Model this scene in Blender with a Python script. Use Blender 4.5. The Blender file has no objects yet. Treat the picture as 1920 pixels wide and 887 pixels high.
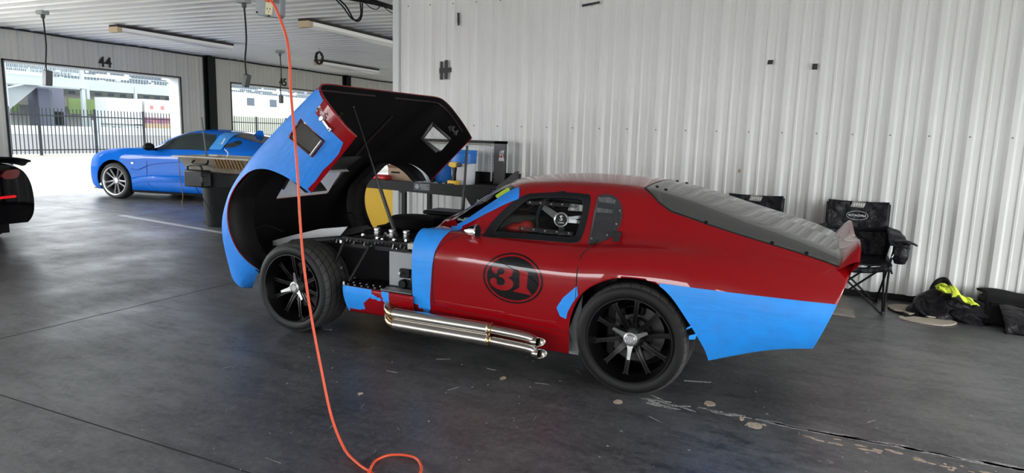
import bpy, bmesh, math, random
import numpy as np
from mathutils import Vector, Matrix
scene = bpy.context.scene
COL = scene.collection
# ---------------------------------------------------------------- camera
def make_camera():
    yaw, pitch, roll, f, H = -.4242, .154, .028, 1240.5, 1.44
    fwd = Vector((math.sin(yaw)*math.cos(pitch), math.cos(yaw)*math.cos(pitch), -math.sin(pitch)))
    r0 = Vector((math.cos(yaw), -math.sin(yaw), 0)); u0 = r0.cross(fwd)
    R = r0*math.cos(roll)+u0*math.sin(roll); U = -r0*math.sin(roll)+u0*math.cos(roll)
    cd = bpy.data.cameras.new('camera'); cam = bpy.data.objects.new('camera', cd); COL.objects.link(cam)
    cd.sensor_width = 36; cd.lens = f/1920*36; cd.clip_end = 600; cd.clip_start = .05
    M = Matrix(((R.x, U.x, -fwd.x, 0), (R.y, U.y, -fwd.y, 0), (R.z, U.z, -fwd.z, H), (0, 0, 0, 1)))
    cam.matrix_world = M
    scene.camera = cam
make_camera()
# ---------------------------------------------------------------- world, light, exposure
w = bpy.data.worlds.new('sky'); scene.world = w; w.use_nodes = True
bg = w.node_tree.nodes['Background']; bg.inputs[0].default_value = (.93, .97, 1, 1); bg.inputs[1].default_value = 3.4
scene.view_settings.view_transform = 'Standard'; scene.view_settings.look = 'None'
scene.view_settings.gamma = 1; scene.view_settings.use_curve_mapping = False
scene.view_settings.exposure = 0.2
scene.cycles.use_denoising = True
scene.cycles.max_bounces = 8; scene.cycles.diffuse_bounces = 5; scene.cycles.glossy_bounces = 4
scene.cycles.transparent_max_bounces = 12; scene.cycles.transmission_bounces = 6
scene.cycles.sample_clamp_indirect = 6; scene.cycles.caustics_reflective = False; scene.cycles.caustics_refractive = False
def area_light(name, loc, look, sx, sy, power=None, col=(1, 1, 1), portal=False):
    ld = bpy.data.lights.new(name, 'AREA'); ld.shape = 'RECTANGLE'; ld.size = sx; ld.size_y = sy
    if portal: ld.cycles.is_portal = True
    else: ld.energy = power; ld.color = col
    o = bpy.data.objects.new(name, ld); COL.objects.link(o); o.location = loc
    o.rotation_euler = Vector(look).to_track_quat('-Z', 'Y').to_euler()
    return o
# doorways: far side (40-46), near side, and across the building behind the camera
DOORS_FAR = [(-13.31, -9.65), (-8.14, -4.48), (-2.97, .69), (2.2, 5.86), (7.38, 11.03), (12.55, 16.2), (17.72, 21.37)]
DOORS_NEAR = [(-8.6, -4.9), (-3.4, .3), (1.8, 5.5), (7.5, 11.2), (12.6, 16.2), (17.8, 21.4)]
DOORS_BACK = [(-11.6, -7.9), (-6.4, -2.7), (-1.2, 2.5)]
XF, XN, YB, YE = -13.53, 6.6, -14.0, 23.0
for a, b in DOORS_FAR[4:]: area_light('daylight_portal', (XF-.3, (a+b)/2, 1.25), (1, 0, 0), b-a, 2.5, portal=True)
# lamps added in unseen doorways as daylight: one upright, one above slanting down
def doorway(c, ax, wdt, L, S):
    nx, ny = ax; A = wdt*2.4; P = wdt*3.6
    area_light('daylight_fill_lamp', (c[0]-nx*.25, c[1]-ny*.25, 1.25), (nx, ny, 0), wdt, 2.4, power=L*math.pi*A, col=(.98, .985, 1))
    area_light('sky_fill_lamp', (c[0]-nx*2.6, c[1]-ny*2.6, 3.9), (nx, ny, -.75), wdt, 3.6, power=S*math.pi*P, col=(.95, .98, 1))
for (a, b), L, S in zip(DOORS_FAR[:4], (5, 5, 5, 5), (30, 34, 38, 38)): doorway((XF, (a+b)/2), (1, 0), b-a, L, S)
for a, b in DOORS_BACK: doorway(((a+b)/2, YB), (0, 1), b-a, 6.5, 1.5)
for (a, b), L, S in zip(DOORS_NEAR, (4, 4, 3, 8, 8, 8), (12, 14, 26, 20, 20, 20)): doorway((XN, (a+b)/2), (-1, 0), b-a, L, S)
# ---------------------------------------------------------------- materials
def mat(name, col, rough=.5, metal=0., coat=0., spec=None, noise=None, bump=None, trans=0., emit=None, alpha=None, coat_rough=.03):
    m = bpy.data.materials.new(name); m.use_nodes = True
    nt = m.node_tree; b = nt.nodes['Principled BSDF']
    b.inputs['Base Color'].default_value = (*col, 1); b.inputs['Roughness'].default_value = rough
    b.inputs['Metallic'].default_value = metal; b.inputs['Coat Weight'].default_value = coat
    b.inputs['Coat Roughness'].default_value = coat_rough
    if spec is not None: b.inputs['Specular IOR Level'].default_value = spec
    if trans: b.inputs['Transmission Weight'].default_value = trans
    if emit: b.inputs['Emission Color'].default_value = (*emit[0], 1); b.inputs['Emission Strength'].default_value = emit[1]
    if noise:   # (scale, amount, second colour, detail)
        sc, amt, c2 = noise[:3]; det = noise[3] if len(noise) > 3 else 4
        tc = nt.nodes.new('ShaderNodeTexCoord'); n = nt.nodes.new('ShaderNodeTexNoise'); mx = nt.nodes.new('ShaderNodeMix'); mx.data_type = 'RGBA'
        n.inputs['Scale'].default_value = sc; n.inputs['Detail'].default_value = det
        rp = nt.nodes.new('ShaderNodeMapRange'); rp.inputs[1].default_value = .35; rp.inputs[2].default_value = .7; rp.inputs[4].default_value = amt
        nt.links.new(tc.outputs['Object'], n.inputs['Vector']); nt.links.new(n.outputs[0], rp.inputs[0]); nt.links.new(rp.outputs[0], mx.inputs[0])
        mx.inputs[6].default_value = (*col, 1); mx.inputs[7].default_value = (*c2, 1); nt.links.new(mx.outputs[2], b.inputs['Base Color'])
    if bump:    # (scale, strength, distance[, stretch])
        tc = nt.nodes.new('ShaderNodeTexCoord'); n = nt.nodes.new('ShaderNodeTexNoise'); bp = nt.nodes.new('ShaderNodeBump')
        n.inputs['Scale'].default_value = bump[0]; n.inputs['Detail'].default_value = 3; bp.inputs['Strength'].default_value = bump[1]; bp.inputs['Distance'].default_value = bump[2]
        if len(bump) > 3:
            mp = nt.nodes.new('ShaderNodeMapping'); mp.inputs['Scale'].default_value = bump[3]
            nt.links.new(tc.outputs['Object'], mp.inputs[0]); nt.links.new(mp.outputs[0], n.inputs['Vector'])
        else: nt.links.new(tc.outputs['Object'], n.inputs['Vector'])
        nt.links.new(n.outputs[0], bp.inputs['Height']); nt.links.new(bp.outputs[0], b.inputs['Normal'])
    return m
def glass(name, tint, fac_min=.04, rough=.02, ior=1.45, haze=0., hazecol=(.3, .3, .3)):
    m = bpy.data.materials.new(name); m.use_nodes = True; nt = m.node_tree; nt.nodes.clear()
    o = nt.nodes.new('ShaderNodeOutputMaterial'); mx = nt.nodes.new('ShaderNodeMixShader'); fr = nt.nodes.new('ShaderNodeFresnel')
    tr = nt.nodes.new('ShaderNodeBsdfTransparent'); gl = nt.nodes.new('ShaderNodeBsdfGlossy')
    fr.inputs[0].default_value = ior; tr.inputs[0].default_value = (*tint, 1); gl.inputs['Roughness'].default_value = rough
    nt.links.new(fr.outputs[0], mx.inputs[0]); nt.links.new(tr.outputs[0], mx.inputs[1]); nt.links.new(gl.outputs[0], mx.inputs[2]); nt.links.new(mx.outputs[0], o.inputs[0])
    if haze:
        df = nt.nodes.new('ShaderNodeBsdfDiffuse'); df.inputs[0].default_value = (*hazecol, 1); m2 = nt.nodes.new('ShaderNodeMixShader'); m2.inputs[0].default_value = haze
        nt.links.new(tr.outputs[0], m2.inputs[1]); nt.links.new(df.outputs[0], m2.inputs[2]); nt.links.new(m2.outputs[0], mx.inputs[1])
    return m
M = {}
M['white'] = mat('painted_metal_white', (.74, .745, .73), .38, noise=(1.3, .5, (.66, .665, .64)))
M['wallgrey'] = mat('painted_metal_cream', (.52, .51, .46), .5, noise=(1.2, .6, (.44, .43, .38)))
M['ceil'] = mat('ceiling_metal', (.80, .80, .78), .35)
M['trimw'] = mat('trim_white', (.62, .65, .64), .4)
M['black'] = mat('black_plastic', (.007, .007, .008), .45, spec=.25)
M['blackm'] = mat('black_metal', (.006, .006, .007), .45, spec=.2)
M['matte'] = mat('matte_black', (.005, .005, .006), .8, spec=.15)
M['liner'] = mat('black_liner', (.006, .0055, .0065), .6, bump=(40, .25, .004), noise=(3, .5, (.012, .010, .012)), spec=.3)
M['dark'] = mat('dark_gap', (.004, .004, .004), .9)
M['prop'] = mat('satin_black_rod', (.022, .022, .024), .35)
M['red'] = mat('candy_red', (.28, .002, .006), .5, coat=1., coat_rough=.015, spec=.0, noise=(900, .3, (.38, .006, .010), 1))
M['decal'] = mat('decal_black', (.005, .005, .006), .5, coat=.8, spec=.0)
M['tape'] = mat('blue_masking_tape', (.018, .27, .90), .55, noise=(22, .5, (.035, .22, .70)), bump=(9, .35, .012, (1, 1, 5)))
M['tapeb'] = mat('blue_masking_tape_smooth', (.018, .33, .98), .45, noise=(14, .5, (.045, .27, .80)), bump=(5, .18, .012, (1, 1, 6)))
M['chrome'] = mat('chrome', (.82, .82, .82), .08, metal=1)
M['steel'] = mat('brushed_steel', (.60, .57, .52), .25, metal=1, bump=(60, .1, .002, (1, 8, 8)))
M['weld'] = mat('heat_tinted_steel', (.68, .52, .30), .22, metal=1)
M['alu'] = mat('aluminium_sheet', (.33, .34, .355), .45, metal=.2, noise=(7, .5, (.27, .28, .29)))
M['alum'] = mat('cast_aluminium', (.62, .62, .62), .32, metal=1)
M['rubber'] = mat('seal_rubber', (.007, .008, .010), .5, spec=.3)
M['glassc'] = glass('clear_perspex', (.93, .95, .95))
M['glassw'] = glass('windscreen_glass', (.70, .78, .75))
M['glassq'] = glass('quarter_perspex', (.40, .41, .43), ior=1.6, haze=.4, hazecol=(.10, .10, .11))
M['glassh'] = glass('smoked_rear_perspex', (.30, .31, .30), rough=.03, ior=2.5, haze=.45, hazecol=(.12, .125, .12))
M['rim'] = mat('black_alloy', (.0035, .0035, .004), .30, spec=.35)
M['spin'] = mat('spinner_cast', (.42, .42, .42), .38, metal=.9)
M['orange'] = mat('orange_cord', (.80, .10, .035), .42)
M['yellow'] = mat('yellow_plastic', (.85, .50, .02), .5)
M['bucketb'] = mat('bucket_blue', (.02, .20, .68), .4)
M['bucketw'] = mat('bucket_white', (.75, .77, .80), .4)
M['card'] = mat('cardboard', (.46, .33, .22), .8, noise=(9, .5, (.38, .27, .18)))
M['redp'] = mat('red_plastic', (.55, .02, .02), .4)
M['fabric'] = mat('black_fabric', (.006, .006, .010), .5, bump=(11, .8, .05), spec=.35)
M['strap'] = mat('webbing', (.012, .013, .014), .8, spec=.2)
M['logo'] = mat('white_print', (.72, .72, .74), .6)
M['carpetg'] = mat('grey_floor_mat', (.35, .34, .30), .9, noise=(20, .6, (.24, .23, .2)))
M['hiviz'] = mat('hi_vis_yellow', (.72, .86, .06), .7, bump=(30, .4, .01))
M['bag'] = mat('black_bag_nylon', (.006, .005, .008), .5, bump=(11, .8, .05), spec=.3)
# tyre: circumferential + lateral groove pattern, object space (axis = local y)
def tyre_mat():
    m = mat('tyre_rubber', (.022, .022, .022), .55, spec=.3); nt = m.node_tree; b = nt.nodes['Principled BSDF']
    tc = nt.nodes.new('ShaderNodeTexCoord'); sp = nt.nodes.new('ShaderNodeSeparateXYZ'); nt.links.new(tc.outputs['Object'], sp.inputs[0])
    def mth(op, a, bb=None, c=None):
        n = nt.nodes.new('ShaderNodeMath'); n.operation = op
        for i, v in enumerate((a, bb, c)):
            if v is None: continue
            if isinstance(v, (int, float)): n.inputs[i].default_value = v
            else: nt.links.new(v, n.inputs[i])
        return n.outputs[0]
    ang = mth('ARCTAN2', sp.outputs[2], sp.outputs[0])
    r = mth('SQRT', mth('ADD', mth('MULTIPLY', sp.outputs[0], sp.outputs[0]), mth('MULTIPLY', sp.outputs[2], sp.outputs[2])))
    tread = mth('GREATER_THAN', r, .303)
    ph = mth('ADD', mth('MULTIPLY', ang, 34/ (2*math.pi)), mth('MULTIPLY', mth('ABSOLUTE', sp.outputs[1]), 9.))
    fr = mth('FRACT', ph); g1 = mth('LESS_THAN', fr, .07)
    fy = mth('FRACT', mth('MULTIPLY', mth('ADD', sp.outputs[1], .5), 17.5)); g2 = mth('LESS_THAN', fy, .13)
    g = mth('MULTIPLY', mth('MAXIMUM', g1, g2), tread)
    bp = nt.nodes.new('ShaderNodeBump'); bp.invert = True; bp.inputs['Distance'].default_value = .006; bp.inputs['Strength'].default_value = 1
    nt.links.new(g, bp.inputs['Height']); nt.links.new(bp.outputs[0], b.inputs['Normal'])
    mx = nt.nodes.new('ShaderNodeMix'); mx.data_type = 'RGBA'; nt.links.new(g, mx.inputs[0]); 
    mt = nt.nodes.new('ShaderNodeMix'); mt.data_type = 'RGBA'; nt.links.new(tread, mt.inputs[0]); mt.inputs[6].default_value = (.009, .009, .0095, 1); mt.inputs[7].default_value = (.060, .058, .056, 1)
    nt.links.new(mt.outputs[2], mx.inputs[6]); mx.inputs[7].default_value = (.003, .003, .003, 1)
    nt.links.new(mx.outputs[2], b.inputs['Base Color'])
    return m
M['tyre'] = tyre_mat()
# ---------------------------------------------------------------- mesh builder
class MB:
    def __init__(s): s.v = []; s.f = []; s.m = []
    def add(s, vs, fs, mi=0):
        o = len(s.v); s.v += [tuple(map(float, p)) for p in vs]; s.f += [tuple(i+o for i in f) for f in fs]; s.m += [mi]*len(fs); return s
    def box(s, c, d, R=None, mi=0):
        x, y, z = d[0]/2, d[1]/2, d[2]/2
        P = [(-x,-y,-z),(x,-y,-z),(x,y,-z),(-x,y,-z),(-x,-y,z),(x,-y,z),(x,y,z),(-x,y,z)]
        if R is not None: P = [R @ Vector(p) for p in P]
        P = [(p[0]+c[0], p[1]+c[1], p[2]+c[2]) for p in P]
        return s.add(P, [(0,3,2,1),(4,5,6,7),(0,1,5,4),(1,2,6,5),(2,3,7,6),(3,0,4,7)], mi)
    def bb(s, a, b, mi=0): return s.box([(a[i]+b[i])/2 for i in range(3)], [abs(b[i]-a[i]) for i in range(3)], mi=mi)
    def tube(s, pts, r, n=10, closed=False, cap=True, mi=0, flat=1.):
        pts = [Vector(p) for p in pts]; N = len(pts)
        rs = r if isinstance(r, (list, tuple)) else [r]*N
        vs = []; t0 = None; nrm = None
        for i, p in enumerate(pts):
            if closed: t = pts[(i+1) % N]-pts[i-1]
            else: t = pts[min(i+1, N-1)]-pts[max(i-1, 0)]
            t.normalize()
            if nrm is None:
                a = Vector((0, 0, 1)) if abs(t.z) < .9 else Vector((1, 0, 0)); nrm = (a - t*a.dot(t)).normalized()
            else: nrm = (nrm - t*nrm.dot(t)).normalized()
            bn = t.cross(nrm)
            for k in range(n):
                an = 2*math.pi*k/n; vs.append(p + nrm*math.cos(an)*rs[i]*flat + bn*math.sin(an)*rs[i])
        fs = []
        for i in range(N if closed else N-1):
            j = (i+1) % N
            for k in range(n): fs.append((i*n+k, i*n+(k+1) % n, j*n+(k+1) % n, j*n+k))
        if cap and not closed: fs.append(tuple(range(n))[::-1]); fs.append(tuple((N-1)*n+k for k in range(n)))
        return s.add(vs, fs, mi)
    def cyl(s, a, b, r, r2=None, n=20, mi=0): return s.tube([a, b], [r, r if r2 is None else r2], n, mi=mi)
    def lathe(s, prof, n=48, axis='z', c=(0, 0, 0), mi=0, closed=False, a0=0, a1=2*math.pi):
        vs = []; full = abs(a1-a0-2*math.pi) < 1e-6; K = len(prof); nn = n if full else n+1
        for k in range(nn):
            a = a0+(a1-a0)*k/n; ca, sa = math.cos(a), math.sin(a)
            for r, h in prof:
                p = {'z': (r*ca, r*sa, h), 'y': (r*ca, h, r*sa), 'x': (h, r*ca, r*sa)}[axis]
                vs.append((p[0]+c[0], p[1]+c[1], p[2]+c[2]))
        fs = []
        for k in range(n):
            k2 = (k+1) % nn
            for i in range(K if closed else K-1):
                j = (i+1) % K; fs.append((k*K+i, k2*K+i, k2*K+j, k*K+j))
        return s.add(vs, fs, mi)
    def prism(s, poly, h0, h1, f=lambda a, b, h: (a, b, h), mi=0):
        """extrude polygon (a,b) between h0 and h1; f maps (a,b,h) to xyz"""
        n = len(poly); vs = [f(a, b, h0) for a, b in poly]+[f(a, b, h1) for a, b in poly]
        fs = [tuple(range(n))[::-1], tuple(range(n, 2*n))]+[(i, (i+1) % n, n+(i+1) % n, n+i) for i in range(n)]
        return s.add(vs, fs, mi)
    def sphere(s, c, r, n=14, m=8, mi=0):
        rr = r if isinstance(r, (tuple, list)) else (r, r, r)
        vs = [(c[0], c[1], c[2]-rr[2])]
        for i in range(1, m):
            t = -math.pi/2+math.pi*i/m
            for k in range(n):
                a = 2*math.pi*k/n; vs.append((c[0]+rr[0]*math.cos(t)*math.cos(a), c[1]+rr[1]*math.cos(t)*math.sin(a), c[2]+rr[2]*math.sin(t)))
        vs.append((c[0], c[1], c[2]+rr[2])); fs = [(0, 1+(k+1) % n, 1+k) for k in range(n)]
        for i in range(m-2):
            for k in range(n): fs.append((1+i*n+k, 1+i*n+(k+1) % n, 1+(i+1)*n+(k+1) % n, 1+(i+1)*n+k))
        L = len(vs)-1; fs += [(L, 1+(m-2)*n+k, 1+(m-2)*n+(k+1) % n) for k in range(n)]
        return s.add(vs, fs, mi)
    def grid(s, fn, nu, nv, mi=0, closeu=False):
        vs = [fn(i/nu, j/nv) for i in range(nu+1) for j in range(nv+1)]
        fs = [(i*(nv+1)+j, (i+1)*(nv+1)+j, (i+1)*(nv+1)+j+1, i*(nv+1)+j+1) for i in range(nu) for j in range(nv)]
        return s.add(vs, fs, mi)
    def build(s, name, mats, parent=None, smooth=40, bevel=None, world=True, solid=None, recalc=True):
        me = bpy.data.meshes.new(name)
        V = s.v
        if parent is not None and world:
            I = parent_matrix(parent).inverted(); V = [tuple(I @ Vector(p)) for p in V]
        me.from_pydata(V, [], s.f); 
        if not isinstance(mats, (list, tuple)): mats = [mats]
        for m in mats: me.materials.append(m)
        if len(mats) > 1: me.polygons.foreach_set('material_index', s.m)
        if recalc:
            bm = bmesh.new(); bm.from_mesh(me); bmesh.ops.recalc_face_normals(bm, faces=bm.faces); bm.to_mesh(me); bm.free()
        if smooth:
            me.shade_smooth(); me.set_sharp_from_angle(angle=math.radians(smooth))
        o = bpy.data.objects.new(name, me); COL.objects.link(o)
        if parent is not None: o.parent = parent
        if bevel:
            b = o.modifiers.new('bevel', 'BEVEL'); b.width = bevel; b.segments = 2; b.limit_method = 'ANGLE'; b.angle_limit = math.radians(40)
        if solid:
            b = o.modifiers.new('solid', 'SOLIDIFY'); b.thickness = solid; b.offset = 0
        return o
def _build_each(s, name, mats, parent=None, **k):
    par = list(range(len(s.v)))
    def find(a):
        while par[a] != a: par[a] = par[par[a]]; a = par[a]
        return a
    for f in s.f:
        for q in f[1:]: par[find(q)] = find(f[0])
    groups = {}
    for f in s.f: groups.setdefault(find(f[0]), []).append(f)
    out = []
    for fs in groups.values():
        ids = sorted({i for f in fs for i in f}); mp = {i: n for n, i in enumerate(ids)}
        m = MB(); m.add([s.v[i] for i in ids], [tuple(mp[i] for i in f) for f in fs]); out.append(m.build(name, mats, parent, **k))
    return out
MB.build_each = _build_each
def parent_matrix(o):
    m = Matrix.Translation(o.location) @ o.rotation_euler.to_matrix().to_4x4()
    return parent_matrix(o.parent) @ m if o.parent else m
def tag(o, label=None, cat=None, group=None, kind=None):
    if label: o['label'] = label
    if cat: o['category'] = cat
    if group: o['group'] = group
    if kind: o['kind'] = kind
    return o
def thing(name, label, cat, loc=(0, 0, 0), rz=0, group=None):
    o = bpy.data.objects.new(name, None); COL.objects.link(o); o.location = loc; o.rotation_euler = (0, 0, rz); o.empty_display_size = .1
    return tag(o, label, cat, group)
def struct(o): o['kind'] = 'structure'; return o
def copy_tree(o, parent=None):
    c = o.copy(); COL.objects.link(c); c.parent = parent
    for ch in [x for x in list(o.children)]: copy_tree(ch, c)
    return c
def text_mb(txt, size, extrude=.001, bold=0.):
    """returns verts/faces of extruded text laid in local xy, centred"""
    cu = bpy.data.curves.new('t', 'FONT'); cu.body = txt; cu.size = size; cu.extrude = extrude; cu.align_x = 'CENTER'; cu.align_y = 'CENTER'; cu.offset = bold; cu.resolution_u = 3
    o = bpy.data.objects.new('t', cu); COL.objects.link(o); bpy.context.view_layer.update()
    me = o.to_mesh(); vs = [tuple(v.co) for v in me.vertices]; fs = [tuple(p.vertices) for p in me.polygons]
    o.to_mesh_clear(); bpy.data.objects.remove(o); bpy.data.curves.remove(cu)
    return vs, fs
def add_text(mb, txt, size, origin, ax, ay, extrude=.001, bold=0., mi=0, sx=1.):
    vs, fs = text_mb(txt, size, extrude, bold); ax = Vector(ax).normalized(); ay = Vector(ay).normalized(); az = ax.cross(ay); O = Vector(origin)
    return mb.add([O+ax*v[0]*sx+ay*v[1]+az*v[2] for v in vs], fs, mi)
def smooth_path(pts, n=8, closed=False):
    P = [Vector(p) for p in pts]; out = []; N = len(P)
    for i in range(N if closed else N-1):
        if closed: a, b, c, d = P[i-1], P[i], P[(i+1) % N], P[(i+2) % N]
        else: a, b, c, d = P[max(i-1, 0)], P[i], P[i+1], P[min(i+2, N-1)]
        for k in range(n):
            t = k/n; out.append(.5*((2*b)+(c-a)*t+(2*a-5*b+4*c-d)*t*t+(3*b-a-3*c+d)*t**3))
    if not closed: out.append(P[-1])
    return out
# ---------------------------------------------------------------- lofted car surfaces
def pchip(x, y, xq):
    x = np.asarray(x, float); y = np.asarray(y, float); h = np.diff(x); d = (y[1:]-y[:-1])/h.reshape((-1,)+(1,)*(y.ndim-1))
    m = np.zeros_like(y); m[0] = d[0]; m[-1] = d[-1]
    hh = h.reshape((-1,)+(1,)*(y.ndim-1))
    w1 = 2*hh[1:]+hh[:-1]; w2 = hh[1:]+2*hh[:-1]
    # non-monotone friendly: average slopes (Catmull style)
    m[1:-1] = (d[:-1]*hh[1:]+d[1:]*hh[:-1])/(hh[1:]+hh[:-1])
    i = np.clip(np.searchsorted(x, xq)-1, 0, len(h)-1); t = ((xq-x[i])/h[i]).reshape((-1,)+(1,)*(y.ndim-1)); H = hh[i]
    return (2*t**3-3*t**2+1)*y[i]+(t**3-2*t**2+t)*H*m[i]+(-2*t**3+3*t**2)*y[i+1]+(t**3-t**2)*H*m[i+1]
class Surf:
    """stations: {x: [(dx,s,z) x K]} bottom edge -> centre line; s = distance from the centre plane"""
    def __init__(s, table, yc, warp=None):
        s.x = np.array(sorted(table)); s.C = np.array([table[k] for k in sorted(table)], float); s.K = s.C.shape[1]; s.nv = s.K-1; s.yc = yc; s.warp = warp
    def eval(s, u, v):
        """u = x station, v in [0, 2*nv]; v<nv left side (small y), v>nv mirrored"""
        u = np.asarray(u, float); v = np.asarray(v, float); side = np.where(v > s.nv, -1., 1.); vv = np.where(v > s.nv, 2*s.nv-v, v)
        C = pchip(s.x, s.C, np.clip(u, s.x[0], s.x[-1]))       # (n,K,3)
        # quadratic b-spline via mid points; spans t in [0,nv]: knot mids
        n = len(u); k = np.clip(np.round(vv), 0, s.K-1).astype(int); idx = np.arange(n)
        kc = np.clip(k, 1, s.K-2); t = vv-(kc-.5)               # local param in [0,1] around kc
        P0 = np.where((kc == 1)[:, None], C[idx, 0], (C[idx, kc-1]+C[idx, kc])/2); P2 = np.where((kc == s.K-2)[:, None], C[idx, s.K-1], (C[idx, kc]+C[idx, kc+1])/2)
        P1 = C[idx, kc]
        # end spans: stretch param so v=0 hits C0 and v=nv hits the last point
        t = np.where(kc == 1, vv/1.5, t); t = np.where(kc == s.K-2, (vv-(s.K-2.5))/1.5, t)
        t = np.clip(t, 0, 1)[:, None]
        Q = (1-t)**2*P0+2*t*(1-t)*P1+t**2*P2
        X = u+Q[:, 0]; Y = s.yc-side*Q[:, 1]; Z = Q[:, 2]
        P = np.stack([X, Y, Z], 1)
        return s.warp(P) if s.warp else P
    def normal(s, u, v):
        e = 1e-3; a = s.eval(u+e, v)-s.eval(u-e, v); b = s.eval(u, np.clip(v+.01, 0, 2*s.nv))-s.eval(u, np.clip(v-.01, 0, 2*s.nv))
        n = np.cross(a, b); l = np.linalg.norm(n, axis=1, keepdims=True); return n/np.maximum(l, 1e-12)
    def region(s, us, vs, field=None, off=0., outward=1.):
        U, V = np.meshgrid(us, vs, indexing='ij'); sh = U.shape; u = U.ravel(); v = V.ravel(); P = s.eval(u, v)
        F = np.ones(len(u)) if field is None else field(P, u, v)
        nu, nv = sh; vid = {}; uv = []; faces = []
        def vert(key, uu, vv):
            if key not in vid: vid[key] = len(uv); uv.append((uu, vv))
            return vid[key]
        for i in range(nu-1):
            for j in range(nv-1):
                q = (i*nv+j, (i+1)*nv+j, (i+1)*nv+j+1, i*nv+j+1); f = [F[k] for k in q]
                if min(f) >= 0: faces.append(tuple(vert(k, u[k], v[k]) for k in q)); continue
                if max(f) < 0: continue
                poly = []
                for a in range(4):
                    k0, k1 = q[a], q[(a+1) % 4]; f0, f1 = F[k0], F[k1]
                    if f0 >= 0: poly.append(vert(k0, u[k0], v[k0]))
                    if (f0 >= 0) != (f1 >= 0):
                        t = f0/(f0-f1); key = (min(k0, k1), max(k0, k1)); poly.append(vert(key, u[k0]+t*(u[k1]-u[k0]), v[k0]+t*(v[k1]-v[k0])))
                if len(poly) >= 3: faces.append(tuple(poly))
        if not uv: return [], []
        uv = np.array(uv); Q = s.eval(uv[:, 0], uv[:, 1])
        if off: Q = Q+s.normal(uv[:, 0], uv[:, 1])*off*outward
        return [tuple(p) for p in Q], faces
def sdf_poly(X, Z, poly):
    """signed distance, positive inside"""
    poly = np.asarray(poly, float); d = np.full(X.shape, 1e9); ins = np.zeros(X.shape, bool); n = len(poly)
    for i in range(n):
        a = poly[i]; b = poly[(i+1) % n]; e = b-a; wx = X-a[0]; wz = Z-a[1]; t = np.clip((wx*e[0]+wz*e[1])/(e@e+1e-12), 0, 1)
        d = np.minimum(d, np.hypot(wx-t*e[0], wz-t*e[1]))
        c = ((a[1] > Z) != (b[1] > Z)) & (X < (b[0]-a[0])*(Z-a[1])/(b[1]-a[1]+1e-15)+a[0]); ins ^= c
    return np.where(ins, d, -d)
def sm2(pts, n=5, closed=True): return [(p.x, p.y) for p in smooth_path([(a, b, 0) for a, b in pts], n, closed)]
# ---------------------------------------------------------------- the room
RIB = .3048
def rib_profile(a, b, phase, pitch=RIB, h=.032, minor=.009, mw=.018):
    """list of (t, depth) along the wall: trapezoid major ribs at phase + k*pitch, two minor ribs between"""
    pts = [(a, 0)]; k = math.floor((a-phase)/pitch)
    while phase+k*pitch < b+pitch:
        c = phase+k*pitch
        L = [(c-.046, 0), (c-.020, h), (c+.020, h), (c+.046, 0)]
        for m in (1/3, 2/3):
            q = c+pitch*(m*.86+.07); L += [(q-mw, 0), (q-mw*.45, minor), (q+mw*.45, minor), (q+mw, 0)]
        pts += [p for p in L if a+1e-4 < p[0] < b-1e-4]; k += 1
    pts.append((b, 0)); return pts
def sheet(mb, prof, s0, s1, f, mi=0):
    vs = []
    for t, d in prof: vs += [f(t, d, s0), f(t, d, s1)]
    fs = [(2*i, 2*i+2, 2*i+3, 2*i+1) for i in range(len(prof)-1)]
    return mb.add(vs, fs, mi)
def floor_mat():
    m = mat('sealed_concrete', (.05, .05, .055), .42, spec=.75); nt = m.node_tree; b = nt.nodes['Principled BSDF']; L = nt.links
    tc = nt.nodes.new('ShaderNodeTexCoord')
    def N(scale, det, stretch=None, rot=0, rough=.6):
        n = nt.nodes.new('ShaderNodeTexNoise'); n.inputs['Scale'].default_value = scale; n.inputs['Detail'].default_value = det; n.inputs['Roughness'].default_value = rough
        mp = nt.nodes.new('ShaderNodeMapping'); mp.inputs['Scale'].default_value = stretch or (1, 1, 1); mp.inputs['Rotation'].default_value = (0, 0, rot)
        L.new(tc.outputs['Object'], mp.inputs[0]); L.new(mp.outputs[0], n.inputs['Vector']); return n.outputs[0]
    def ramp(src, a, b_, c0, c1):
        r = nt.nodes.new('ShaderNodeMapRange'); r.inputs[1].default_value = a; r.inputs[2].default_value = b_; r.inputs[3].default_value = c0; r.inputs[4].default_value = c1; L.new(src, r.inputs[0]); return r.outputs[0]
    def mix(fac, a, c):
        x = nt.nodes.new('ShaderNodeMix'); x.data_type = 'RGBA'; L.new(fac, x.inputs[0])
        for k, v in ((6, a), (7, c)):
            if isinstance(v, tuple): x.inputs[k].default_value = (*v, 1)
            else: L.new(v, x.inputs[k])
        return x.outputs[2]
    c = mix(ramp(N(.55, 5), .38, .66, 0, 1), (.056, .057, .062), (.165, .165, .167))
    c = mix(ramp(N(3.2, 10, (1, 2.6, 1), .5, .75), .44, .60, 0, .85), c, (.028, .028, .033))
    c = mix(ramp(N(26, 8, None, 0, .85), .46, .66, 0, .6), c, (.20, .20, .203))
    c = mix(ramp(N(5, 9, (7, .6, 1), .25, .75), .60, .68, 0, .6), c, (.19, .19, .195))      # scrape marks
    c = mix(ramp(N(6, 9, (.5, 6, 1), -.4, .75), .62, .70, 0, .5), c, (.18, .18, .185))
    c = mix(ramp(N(55, 2), .74, .78, 0, .8), c, (.42, .41, .38))                              # pale specks
    L.new(c, b.inputs['Base Color'])
    L.new(ramp(N(1.6, 6), .35, .7, .30, .52), b.inputs['Roughness'])
    bp = nt.nodes.new('ShaderNodeBump'); bp.inputs['Strength'].default_value = .5; bp.inputs['Distance'].default_value = .005
    L.new(N(14, 8, None, 0, .7), bp.inputs['Height']); L.new(bp.outputs[0], b.inputs['Normal'])
    return m
M['floor'] = floor_mat()
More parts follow.
